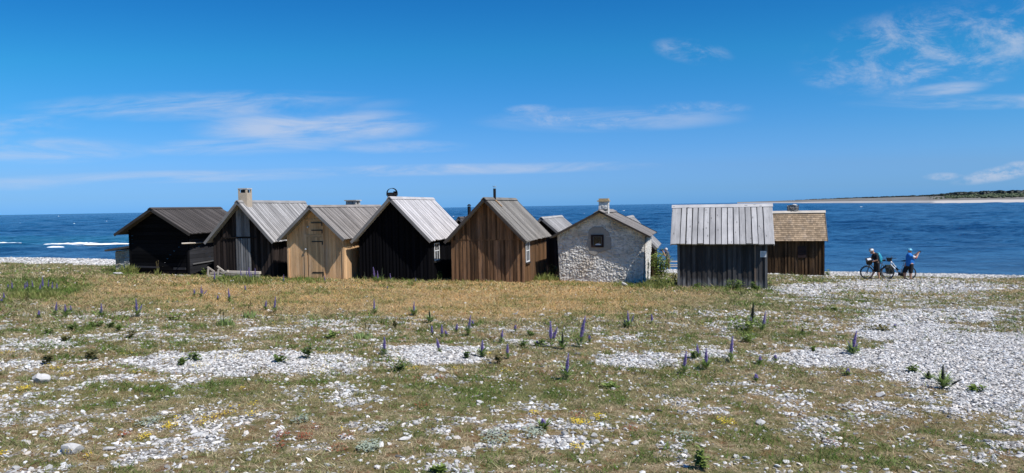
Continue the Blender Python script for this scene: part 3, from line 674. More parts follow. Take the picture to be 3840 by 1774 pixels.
# 4 black hut with pale roof
h = Hut('fishing_hut', 'pitch black hut with a pale silver plank roof and a black arched chimney cowl', -4.87, 30.50, 11.5, 2.91, .255, 4.95, 1.635, 3.405)
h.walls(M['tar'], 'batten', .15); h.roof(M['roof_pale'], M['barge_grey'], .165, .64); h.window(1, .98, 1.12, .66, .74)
mb = MB(); mb.box((-.20, .42, h.zr-.22), (.30, .30, .9), al=2); duct = mb.build('chimney', M['blackmetal'], h.o)
mb = MB(); vs = []; n = 28; rr = .215
for i in range(n+1):
    q = math.pi*1.12*(i/n) - math.pi*.06
    for r2, aw in ((rr, -.17), (rr, .17), (rr-.015, .17), (rr-.015, -.17)): vs.append((r2*math.cos(q), aw, r2*math.sin(q)))
fs = [(i*4+k, i*4+(k+1)%4, i*4+4+(k+1)%4, i*4+4+k) for i in range(n) for k in range(4)]
mb.add(vs, fs, [(0,0,.5)]*len(vs)); mb.box((0,0,-.05), (.43,.34,.10)); mb.box((.12,0,.03), (.12,.10,.1))
cw = mb.build('cowl', M['blackmetal'], duct, smooth=False, loc=(-.20, .42, h.zr+.20)); cw.rotation_euler = (0,0,R(28))

# 5 brown hut with white window and stove pipe
h = Hut('fishing_hut', 'brown plank hut with a white side window and a thin stove pipe', -1.075, 32.1, 14, 3.135, .245, 4.8, 1.68, 3.53, .95)
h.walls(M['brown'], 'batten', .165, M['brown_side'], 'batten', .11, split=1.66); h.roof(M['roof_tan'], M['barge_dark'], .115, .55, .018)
h.window(1, .62, 1.13, .66, .86)
mb = MB(); mb.tube([(.06, 1.05, h.zr-.3), (.06, 1.05, h.zr+.43)], .058, 12); pipe = mb.build('chimney', M['blackmetal'], h.o, smooth=False)
mb = MB(); mb.tube([(.06,1.05,h.zr+.52), (.06,1.05,h.zr+.54)], .085, 12)
for a in range(3): mb.tube([(.06+.05*math.cos(a*2.1), 1.05+.05*math.sin(a*2.1), h.zr+.42), (.06+.05*math.cos(a*2.1), 1.05+.05*math.sin(a*2.1), h.zr+.53)], .006, 5)
mb.build('rain_cap', M['steel'], pipe)
h.slope_patch(1, 1.05, .16, .34, .13, M['rust'], 'rust_streak'); h.slope_patch(1, 1.05, .02, .16, .26, M['rust'])

# 6 limewashed stone hut
h = Hut('stone_hut', 'whitewashed rubble stone hut with a small dark window, beside the grey plank shed', 3.79, 31.62, 14.4, 3.57, .31, 4.0, 1.96, 3.04)
W2 = h.W/2
rubble('gable_wall', h.o, M['limewall'], (-W2, 0, 0), (1,0,0), h.W, lambda u: h.u(u-W2, .06), (0,-1,0), .062, lean=.045, seed=3)
rubble('gable_wall', h.o, M['limewall'], (-W2, h.L, 0), (1,0,0), h.W, lambda u: h.u(u-W2, .06), (0,1,0), .05, step=.06, lean=.045, seed=4)
for sg in (-1, 1):
    w_ = rubble('side_wall', h.o, M['limewall'], (sg*W2, 0, 0), (0,1,0), h.L, lambda u: h.u(W2, .06), (sg,0,0), .05, step=.03, seed=6+sg)
    for vv in w_.data.vertices: vv.co.x += sg*max(0, vv.co.z)*.045
h.roof(M['roof_mid'], M['barge_dark'], .12, .5, .012, style='planks', bh=.075, rw=.26)
pts = [(-.50,1.47),(-.30,1.22),(-.12,1.16),(.10,1.30),(.30,1.36),(.56,1.42),(.58,1.80),(.50,2.12),(.34,2.24),(.22,2.36),(-.18,2.36),(-.36,2.22),(-.40,1.9)]
mb = MB(); nv = len(pts); v1 = [(x-.13, -.066, z) for x, z in pts]; v0 = [(x*1.06-.13, .0, 1.78+(z-1.78)*1.06) for x, z in pts]
mb.add(v0+v1, [tuple(range(2*nv-1, nv-1, -1))]+[(k, (k+1)%nv, nv+(k+1)%nv, nv+k) for k in range(nv)], [(0,0,.5)]*(2*nv)); mb.build('plaster_patch', M['plaster'], h.o)
f = MB(); cx, cz, w, hh = -.13, 1.77, .54, .54
for a, b, c, d in ((-w/2, -hh/2, .07, hh), (w/2-.07, -hh/2, .07, hh)): f.board((cx+a,-.11,cz+b), (0,0,d), (c,0,0), (0,.06,0))
for b in (-hh/2, hh/2-.07): f.board((cx-w/2+.07,-.112,cz+b), (w-.14,0,0), (0,0,.07), (0,.06,0))
fo = f.build('window', M['frame_dark'], h.o); g = MB(); g.board((cx-.2,-.074,cz-.2), (.4,0,0), (0,0,.4), (0,.004,0)); g.build('pane', M['glass'], fo)
f = MB()
for a in (-.185, .165): f.board((cx+a,-.092,cz-.19), (0,0,.38), (.02,0,0), (0,.02,0))
for b in (-.195, .175): f.board((cx-.16,-.092,cz+b), (.32,0,0), (0,0,.02), (0,.02,0))
f.build('inner_frame', M['cornergrey'], fo)
g = MB(); g.ball((cx+.03,-.076,cz-.15), (.12,.008,.04), 10, 6); g.build('curtain', M['paper'], fo)
zb = h.zr-.66; cc_ = (.02, 1.05); ch = empty('chimney', (0,0,0)); ch.parent = h.o
c0 = (cc_[0], cc_[1])
mb = MB(); mb.box((c0[0], c0[1], zb+.5), (.36,.40,1.1), al=2); chm = mb.build('stack', M['rubble'], ch)
rubble('stack_face', ch, M['limewall'], (c0[0]-.20, c0[1]-.20, zb), (1,0,0), .40, lambda u: 1.08, (0,-1,0), .035, zb=0, seed=21); rubble('stack_side', ch, M['limewall'], (c0[0]+.20, c0[1]-.20, zb), (0,1,0), .40, lambda u: 1.08, (1,0,0), .035, zb=0, seed=22)
mb = MB(); mb.box((c0[0], c0[1], zb+1.10), (.52,.54,.05)); mb.box((c0[0]+.01, c0[1], zb+1.165), (.42,.44,.09)); mb.build('chimney_cap', M['lichen'], ch)
mb = MB(); mb.board((-.18, c0[1]-.45, h.zr+.05), (0,1.1,0), (.4,0,.02), (0,0,.03)); mb.build('flashing', M['roof_mid'], h.o)

# 7 shingled hut near the water, 8 grey shed with notice
h = Hut('fishing_hut', 'dark brown hut with a tan shingle roof, beside the water', 16.11, 47.02, 107, 2.6, .3, 3.3, 2.10, 3.85, .97, ovf=.2)
h.walls(M['darkbrown'], 'batten', .19, corner=M['darkbrown']); h.roof(M['shingle'], M['roof_tan'], style='shingle', ridge=M['oldwood'], bh=.10, rw=.19)
f = MB(); x = h.W/2+.062; y0 = 2.02
for k in range(4): f.board((x, y0-.24, 1.02+k*.17), (0,.48,0), (0,0,.16), (.03,0,0), .4)
f.board((x+.03, y0-.2, 1.36), (0,.40,0), (0,0,.02), (.02,0,0)); f.build('shutter', M['frame_dark'], h.o)
ch = empty('chimney', (-.25, 1.62, h.zr-.5)); ch.parent = h.o; mb = MB(); mb.box((0,0,.42), (.46,.48,.9), al=2); mb.build('stack', M['greystone'], ch)
for o_, U_, N_ in (((-.27,-.28,0), (1,0,0), (0,-1,0)), ((.27,-.28,0), (0,1,0), (1,0,0)), ((-.27,.28,0), (1,0,0), (0,1,0)), ((-.27,-.28,0), (0,1,0), (-1,0,0))):
    rubble('stack_face', ch, M['greystone'], o_, U_, .54 if U_[0] else .56, lambda u: .87+.05*math.sin(u*9), N_, .06, zb=0, seed=41, cell=(.2,.1))
mb = MB(); mb.ball((.03,.1,.90), (.17,.15,.07), 8, 5, jit=.1); mb.build('cap_stone', M['limestone'], ch)


h = Hut('grey_shed', 'dark grey plank shed with a white notice and a wide silver plank roof', 6.86, 30.1, 106, 2.2, .3, 3.23, 1.75, 3.22, ovf=.28)
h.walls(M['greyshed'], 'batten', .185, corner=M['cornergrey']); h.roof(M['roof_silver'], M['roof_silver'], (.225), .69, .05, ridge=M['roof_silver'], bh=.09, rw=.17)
mb = MB(); mb.board((h.W/2+.06, 2.82, -.25), (0,0,1.95), (0,.055,0), (.03,0,0)); mb.build('batten', M['greypost'], h.o)
mb = MB(); mb.board((h.W/2+.055, -.1, h.u(h.W/2)-.16), (0,h.L+.2,0), (0,0,.09), (.06,0,0)); mb.build('eave_plate', M['brown'], h.o)
mb = MB(); mb.board((h.W/2+.066, 3.03, 1.24), (0,.225,0), (0,0,.235), (.012,0,0)); sg_ = mb.build('notice', M['paper'], h.o)
mb = MB()
for k, (a, b) in enumerate([(.03,.16),(.03,.19),(.03,.185),(.03,.15),(.03,.19),(.03,.17),(.03,.12)]):
    mb.board((h.W/2+.079, 3.03+a, 1.43-k*.027), (0,b-a,0), (0,0,.008), (.0015,0,0))
mb.build('lettering', M['ink'], sg_)

# huts that show behind the row
def back_hut(label, x, y, W_, L, ze, zr, roof, wall, th=14.):
    h = Hut('fishing_hut', label, x, y, th, W_, .25, L, ze, zr, group='huts standing behind the row'); h.walls(wall, 'batten', .17); h.roof(roof, M['barge_grey'], .13, .6); return h
back_hut('dark hut with a grey plank roof between the brown hut and the stone hut', 1.6, 38., 2.6, 5.0, 1.6, 2.94, M['roof_grey'], M['brownblack'])
back_hut('small brown hut with a grey roof showing behind the right end of the stone hut', 5.88, 38., 2.6, 3.6, 1.45, 3.03, M['roof_grey'], M['darkbrown'])
h = back_hut('far dark hut with black stove pipe, only its gable top showing', -2.8, 41., 2.4, 3.4, 1.6, 2.99, M['roof_dark'], M['tar'])
mb = MB(); mb.tube([(.38, .3, h.zr-.5), (.38, .3, h.zr+.62)], .09, 12); p_ = mb.build('chimney', M['blackmetal'], h.o); mb = MB(); mb.tube([(.38,.3,h.zr+.64), (.38,.3,h.zr+.74)], [.125,.05], 12); mb.build('rain_cap', M['blackmetal'], p_)

# low stone shed behind the black hut
s0 = Vector((-18.2, 35.2, gz(-18.2, 35.2))); so_ = empty('stone_shed', s0, -R(15), 'low grey rubble shed with a sloping dark roof, left of the black hut', 'shed')
rubble('front_wall', so_, M['rubble'], (-.85,0,0), (1,0,0), 2.4, lambda u: .92+.10*u, (0,-1,0), .06, seed=31); rubble('side_wall', so_, M['rubble'], (-.85,0,0), (0,1,0), 1.6, lambda u: .92, (-1,0,0), .06, seed=32)
mb = MB(); mb.board((-.83,.0,.7), (0,1.5,0), (2.3,0,.2), (0,0,.26)); mb.board((-1.25,-.25,.95), (0,2.1,0), (2.9,0,.38), (0,0,.09)); mb.build('roof', M['roof_dark'], so_)

# loose timber by the huts
p0 = atd(380+782/2.5875, 660+655/2.5875, 31.2); p1 = atd(380+1085/2.5875, 660+636/2.5875, 34.0)
mb = MB(); mb.tube([p0, p0.lerp(p1,.5)+Vector((0,0,-.02)), p1], [.03,.035,.035], 8); tag(mb.build('wooden_pole', M['oldwood'], smooth=True), 'long pale pole poking out from under the eaves between the black and dark brown huts', 'pole', None)
b = atd(740+430/6.78, 920+790/6.78, 30.5); b.z = gz(b.x, b.y); bo = empty('broken_bench', b, R(-8), 'broken bleached wooden bench lying in front of the dark brown hut', 'bench')
def bd(name, p, q, w=.06, th=.05):
    m_ = MB(); p, q = Vector(p), Vector(q); d = (q-p); a = d.cross(Vector((0,1,0))).normalized()*w; m_.board(p - a/2, d, a, (0,th,0)); m_.build(name, M['oldwood'], bo)
bd('seat_board', (-.34,0,.06), (.34,0,.05), .09); bd('seat_board', (-.32,.22,.16), (.32,.2,.17), .09); bd('leg', (-.28,-.03,.1), (-.25,-.03,.36)); bd('leg', (.16,-.06,-.02), (.22,-.06,.34))
bd('brace', (-.33,.05,.42), (-.02,.05,.22)); bd('back_board', (.12,.02,.46), (.42,.02,.24), .05); bd('back_board', (.14,.1,.38), (.44,.1,.14), .05); bd('armrest', (.44,-.02,.20), (.60,-.02,.26), .08, .1)
b = atd(740+1150/6.78, 920+790/6.78, 30.7); b.z = gz(b.x, b.y)
for k, lab in enumerate(('upper grey beam of the low timber stack before the dark brown hut', 'lower grey beam of the low timber stack before the dark brown hut')):
    mb = MB(); mb.box((0,0,0), (1.5,.18,.10)); o = mb.build('timber_beam', M['roof_mid'] if k else M['oldwood'], loc=b + Vector((.0, .12*(1-k), .18 - .13*k))); o.rotation_euler = (0, R(1.5), R(-10)); tag(o, lab, 'beam', 'beams stacked before the dark brown hut')
# picnic table behind the photographer
b = atd(2380+880/5.95, 900+690/5.95, 53.); b.z = gz(b.x, b.y); tb = empty('picnic_table', b, R(-14), 'weathered picnic table on the beach behind the grey shed', 'table')
mb = MB()
for k in range(4): mb.board((-.9, -.33+k*.17, .74), (1.8,0,0), (0,.155,0), (0,0,.04))
mb.build('table_top', M['oldwood'], tb)
for sg in (-1, 1):
    mb = MB(); mb.board((-.9, sg*.72-.12, .44), (1.8,0,0), (0,.24,0), (0,0,.04)); mb.build('seat', M['oldwood'], tb)
for x in (-.6, .6):
    for sg in (-1, 1):
        mb = MB(); mb.board((x, sg*.62, 0), (0,-sg*.4,.74), (.05,0,0), (0,.09,0)); mb.build('leg', M['oldwood'], tb)
    mb = MB(); mb.board((x+.05,-.8,.39), (0,1.6,0), (.04,0,0), (0,0,.05)); mb.build('cross_bar', M['oldwood'], tb)

# ------------------------------------------------------------------ pebbles and turf
def ico(sub):
    bm = bmesh.new(); bmesh.ops.create_icosphere(bm, subdivisions=sub, radius=1); v = np.array([q.co[:] for q in bm.verts]); f = np.array([[q.index for q in p.verts] for p in bm.faces]); bm.free(); return v, f
def scatter(n, y0, y1, hw=.74, edge=.6):
    y = np.sqrt(RNG.uniform(y0**2, y1**2, n)); x = RNG.uniform(-1, 1, n)*(hw*y + edge); return x, y
def pebbles():
    V = []; Fc = []; A = []; off = 0
    for (y0, y1, dens, size, sub) in ((4.3, 9.5, 1700, .0105, 1), (9.5, 16, 1600, .0115, 1), (16, 30, 520, .0185, 1), (30, 56, 150, .032, 1)):
        n = int(dens*.74*(y1**2-y0**2)); x, y = scatter(n, y0, y1); S, D, G = masks(x, y)
        p = np.clip((S-.12)/.75, 0, 1)**1.45 + .04*(1-D)*np.clip((22-y)/10, .1, 1); p = p*(1-.75*D*(y < 40)); keep = RNG.uniform(0, 1, n) < p; x, y, S = x[keep], y[keep], S[keep]; n = len(x)
        bv, bf = ico(sub); r = size*np.exp(RNG.normal(0, .5, n)); r = np.minimum(r, size*2.1)
        sx_ = r*RNG.uniform(.9, 1.8, n); sy_ = r*RNG.uniform(.7, 1.1, n); sz_ = r*RNG.uniform(.32, .72, n); rot = RNG.uniform(0, 6.28, n); tl = RNG.normal(0, .24, n); tl2 = RNG.normal(0, .24, n)
        jit = 1 + RNG.normal(0, .13, (n, len(bv), 1)); P = bv[None]*jit*np.stack([sx_, sy_, sz_], -1)[:, None, :]
        zz = P[..., 2] + P[..., 0]*tl[:, None] + P[..., 1]*tl2[:, None]; xx = P[..., 0]*np.cos(rot)[:, None] - P[..., 1]*np.sin(rot)[:, None]; yy_ = P[..., 0]*np.sin(rot)[:, None] + P[..., 1]*np.cos(rot)[:, None]
        z0 = ground(x, y) + sz_*RNG.uniform(.1, .75, n)
        V.append(np.stack([xx + x[:, None], yy_ + y[:, None], zz + z0[:, None]], -1).reshape(-1, 3)); Fc.append((bf[None] + (np.arange(n)*len(bv))[:, None, None]).reshape(-1, 3) + off); off += n*len(bv)
        c = np.clip(RNG.normal(.52, .13, n), .14, .74); dk = RNG.uniform(0, 1, n) < .09; c = np.where(dk, c*.4, c); warm = RNG.normal(0, .03, n)
        A.append(np.repeat(np.stack([c*(1.0+warm), c*.975, c*(.94-warm), np.ones(n)], -1), len(bv), 0))
    me = np_mesh('pebbles', np.concatenate(V), np.concatenate(Fc), {'tint': np.concatenate(A)}, False)
    m, t, b = new_mat('limestone shingle'); c = t.n('ShaderNodeAttribute', attribute_name='tint').outputs['Color']; n = t.noise(t.n('ShaderNodeTexCoord').outputs['Object'], 60, 4)
    k = t.m('ADD', .8, t.m('MULTIPLY', n, .4)); setp(t, b, col=t.mix(1., c, t.n('ShaderNodeCombineColor', {0: k, 1: k, 2: k}).outputs[0], 'MULTIPLY'), rough=.9, spec=.15)
    tag(link('pebbles', me, m), 'pale limestone pebbles strewn in patches over the turf', 'pebbles', kind='stuff')
pebbles()
def turf():
    V = []; A = []
    for (y0, y1, dens, hgt, wid) in ((4.3, 8.5, 3600, .020, .0036), (8.5, 14, 1800, .026, .0054), (14, 24, 650, .038, .009), (24, 46, 170, .05, .018)):
        n = int(dens*.74*(y1**2-y0**2)); x, y = scatter(n, y0, y1); S, D, G = masks(x, y)
        pz = .40 + .75*fbm(x*2.3, y*2.3, 77, 3); keep = RNG.uniform(0, 1, n) < np.clip(1.05 - S*1.3, 0.02, 1)*pz*np.where(y > 30, np.clip((48-y)/10, 0, 1), 1)
        x, y, S, D, G = x[keep], y[keep], S[keep], D[keep], G[keep]; n = len(x); z = ground(x, y) - .004
        clump = np.clip((fbm(x*5.5, y*5.5, 91, 3)-.45)*7, 0, 1)*(.5+.5*np.clip((fbm(x*.7, y*.7, 95, 3)-.32)*3.5, 0, 1))
        h = hgt*np.exp(RNG.normal(0, .4, n))*(1 + .7*G + .7*clump*(1-.7*D)); w = wid*RNG.uniform(.6, 1.4, n); q = RNG.uniform(0, 6.28, n); le = RNG.uniform(.4, 2.2, n)*h; q2 = RNG.uniform(0, 6.28, n)
        p0 = np.stack([x - w*np.cos(q), y - w*np.sin(q), z], -1); p1 = np.stack([x + w*np.cos(q), y + w*np.sin(q), z], -1)
        mid = np.stack([x + le*.35*np.cos(q2), y + le*.35*np.sin(q2), z + h*.62], -1); tip = np.stack([x + le*np.cos(q2), y + le*np.sin(q2), z + h], -1)
        V.append(np.stack([p0, p1, tip], 1).reshape(-1, 3))
        g = np.clip(G*.8 + clump*(1-.45*D) + RNG.normal(0, .16, n), 0, 1)[:, None]; d = np.clip(D + RNG.normal(0, .15, n), 0, 1)[:, None]
        red = np.clip((fbm(x*5.5+7, y*5.5, 97, 3)-.55)*6, 0, 1)[:, None]*(y < 17)[:, None]
        green = np.array([.12, .195, .038])*RNG.uniform(.4, 1.4, (n, 1)); straw = np.array([.60, .50, .33]); orange = np.array([.59, .355, .15]); brown = np.array([.34, .24, .135]); rust = np.array([.30, .14, .065])
        u = RNG.uniform(0, 1, n)[:, None]; basec = np.where(u < .66, straw, brown)*(1-d) + d*np.where(u < .72, orange, straw); basec = basec*(1-.75*red) + rust*.75*red
        c = basec*(1-g) + green*g; c = c*RNG.uniform(.5, 1.35, (n, 1)); A.append(np.repeat(np.concatenate([c, np.ones((n, 1))], 1), 3, 0))
    v = np.concatenate(V); f = np.arange(len(v)).reshape(-1, 3); me = np_mesh('grass', v, f, {'tint': np.concatenate(A)})
    m, t, b = new_mat('dry short grass'); c = t.n('ShaderNodeAttribute', attribute_name='tint').outputs['Color']; setp(t, b, col=c, rough=.7, spec=.15)
    tr = t.n('ShaderNodeBsdfTranslucent', {'Color': c}); mx = t.n('ShaderNodeMixShader', {0: .3, 1: b.outputs[0], 2: tr.outputs[0]}); t.L.new(mx.outputs[0], [n for n in t.N if n.type == 'OUTPUT_MATERIAL'][0].inputs[0])
    tag(link('grass', me, m), 'short dry grass in straw, orange and olive tones', 'grass', kind='stuff')
turf()

# ------------------------------------------------------------------ plants
M['bug_flower'] = foliage('violet blue bells', [(.24,.20,.62), (.34,.29,.80), (.44,.38,.88), (.56,.38,.74)], .6, .45)
M['bug_leaf'] = foliage('hairy grey green leaves', [(.15,.22,.07), (.23,.32,.10), (.32,.40,.17)])
M['bug_bud'] = foliage('grey green buds', [(.085,.10,.06), (.13,.15,.09), (.10,.09,.16)])
M['stem'] = foliage('green stems', [(.10,.12,.05), (.15,.15,.07)], .7, .1)
M['dark_leaf'] = foliage('dark green leaves', [(.05,.085,.022), (.10,.155,.04), (.18,.24,.075)])
M['mid_leaf'] = foliage('fresh green leaves', [(.08,.125,.028), (.15,.22,.05), (.25,.31,.09)])
M['brown_leaf'] = foliage('brown green leaves', [(.09,.10,.035), (.15,.15,.06), (.22,.17,.08)])
M['long_grass'] = foliage('long green grass', [(.10,.14,.03), (.17,.21,.05), (.28,.28,.10)])
M['dry_seed'] = foliage('dry seed heads', [(.14,.11,.05), (.24,.19,.09)])
def bugloss(px, py, ptop, label, lean=(0, 0), leaf=1., green=False, group="viper's bugloss plants", side=0):
    p = at(px, py); H = max(.09, (py-ptop)/F*p.y*1.02); o = empty('viper_bugloss', p, random.uniform(-.3, .3), label, 'flower', group)
    lx_ = lean[0] + random.gauss(0, .05); tip = Vector((lx_*H, lean[1]*H + random.gauss(0, .06)*H, H)); mid = tip*.5 + Vector((lean[0]*-.08*H, 0, 0))
    st = MB(); st.tube([(0,0,-.02), mid, tip*.97], [.006, .005, .003], 5); st.build('stem', M['stem'], o)
    def spike(b, a, r0, n):
        sp = MB(); d = a-b
        for k in range(n):
            q = k/n; c = b + d*q; w = r0*(1-.72*q**1.6)*(.7+.3*min(1, q*6)); ph = k*2.4+random.uniform(-.4, .4); e = Vector((math.cos(ph), math.sin(ph), random.uniform(.2, .7)))
            sp.leaf(c, e*w*random.uniform(.8, 1.3), w*random.uniform(.55, .8), rnd=random.random()*(.3 if q > .88 else 1), fold=.4)
        return sp
    b0 = tip*(.30 if not green else .25); L = (tip-b0).length; R0 = min(.05, max(.029, L*.125))
    spike(b0, tip, R0, int(60+L*260)).build('flower_spike', M['bug_bud'] if green else M['bug_flower'], o)
    lf = MB(); n = int(34*leaf)+8
    for k in range(n):
        q = random.uniform(0, 6.28); l = random.uniform(.05, .125)*(.6+.4*min(leaf, 1.5))*min(1.15, .5+H/.5); zz = random.uniform(0, .28)*H; e = random.uniform(.15, 1.1)
        lf.leaf(tip*(zz/H), Vector((math.cos(q), math.sin(q), e))*l, random.uniform(.008, .014), rnd=random.random())
    lf.build('leaves', M['bug_leaf'], o)
    for k in range(side):
        q = random.uniform(0, 6.28); r = random.uniform(.05, .14); hh = H*random.uniform(.4, .75); bq = Vector((r*math.cos(q), r*math.sin(q), 0)); tq = bq*1.4 + Vector((0,0,hh))
        s2 = MB(); s2.tube([bq*.2, tq], [.004, .002], 4); s2.build('stem', M['stem'], o); spike(bq*.2+(tq-bq*.2)*.4, tq, R0*.8, int(40+hh*180)).build('flower_spike', M['bug_flower'] if random.random() < .7 else M['bug_bud'], o)
def weed(px, py, wpx, hpx, label, mat='dark_leaf', name='leafy_weed', cat='weed', dens=1., lsize=1., group='leafy weeds in the shingle', loc=None, flat=False, stems=True):
    p = loc or at(px, py); s = p.y/F; w, H = wpx*s/2, hpx*s; o = empty(name, p, 0, label, cat, group); lf = MB(); st = MB(); ls = (.036+.07*min(w, .5))*lsize
    n = int(dens*(85 + 1250*min(w*H, .9))); nst = max(4, int(w*26)); tips = []
    for k in range(nst):
        q = random.uniform(0, 6.28); r = w*math.sqrt(random.random())*.85; tp = Vector((r*math.cos(q), r*math.sin(q)*.8, H*random.uniform(.55, 1.)*(1-.45*(r/w)**2))); tips.append(tp)
        st.tube([(tp.x*.25, tp.y*.25, -.02), (tp.x*.7, tp.y*.7, tp.z*.55), tp], [.005, .004, .002], 4)
    for k in range(n):
        tp = random.choice(tips); f = random.uniform(.18, 1.05); c = Vector((tp.x*(.25+.75*f), tp.y*(.25+.75*f), tp.z*f)) + Vector((random.gauss(0, .17), random.gauss(0, .17), random.gauss(0, .07)))*w
        c.z = max(.005, c.z); q = random.uniform(0, 6.28); l = ls*random.uniform(.6, 1.4)
        lf.leaf(c, Vector((math.cos(q), math.sin(q), random.uniform(-.3, .8)))*l, l*random.uniform(.34, .52), rnd=random.random())
    if stems: st.build('stems', M['stem'], o)
    lf.build('foliage', M[mat], o); return o
def tuft(px, py, wpx, hpx, label, n=120, mat='long_grass', seed_heads=0, group='long grass tufts', loc=None, cat='grass tuft'):
    p = loc or at(px, py); s = p.y/F; w, H = wpx*s/2, hpx*s; o = empty('grass_tuft', p, 0, label, cat, group); mb = MB()
    for k in range(n):
        q = random.uniform(0, 6.28); r = w*math.sqrt(random.random()); b = Vector((r*math.cos(q), r*.7*math.sin(q), -.01)); h = H*random.uniform(.4, 1.)*(1-.4*(r/w)**2); d = Vector((random.gauss(0, .3)*h, random.gauss(0, .3)*h, h)); ww = random.uniform(.004, .008)+.0035*p.y/12
        sd_ = Vector((math.cos(q*3), math.sin(q*3), 0))*ww; m_ = b + d*.55 + Vector((0,0,h*.08)); mb.add([b-sd_, b+sd_, m_+sd_*.7, b+d, m_-sd_*.7], [(0,1,2,4), (4,2,3)], [(0,0,random.random())]*5)
    mb.build('blades', M[mat], o)
    if seed_heads:
        sh = MB()
        for k in range(seed_heads):
            x = random.uniform(-w, w); h = H*random.uniform(1.1, 1.7); b = Vector((x, random.uniform(-w, w)*.5, 0)); e = b + Vector((random.gauss(0, .06), 0, h)); sh.tube([b, e], [.004, .003], 4)
            for j in range(16): c = b.lerp(e, .7+.3*j/16); q = random.uniform(0, 6.28); sh.leaf(c, Vector((math.cos(q)*.5, math.sin(q)*.5, 1))*.035, .008)
        sh.build('seed_heads', M['dry_seed'], o)
    return o

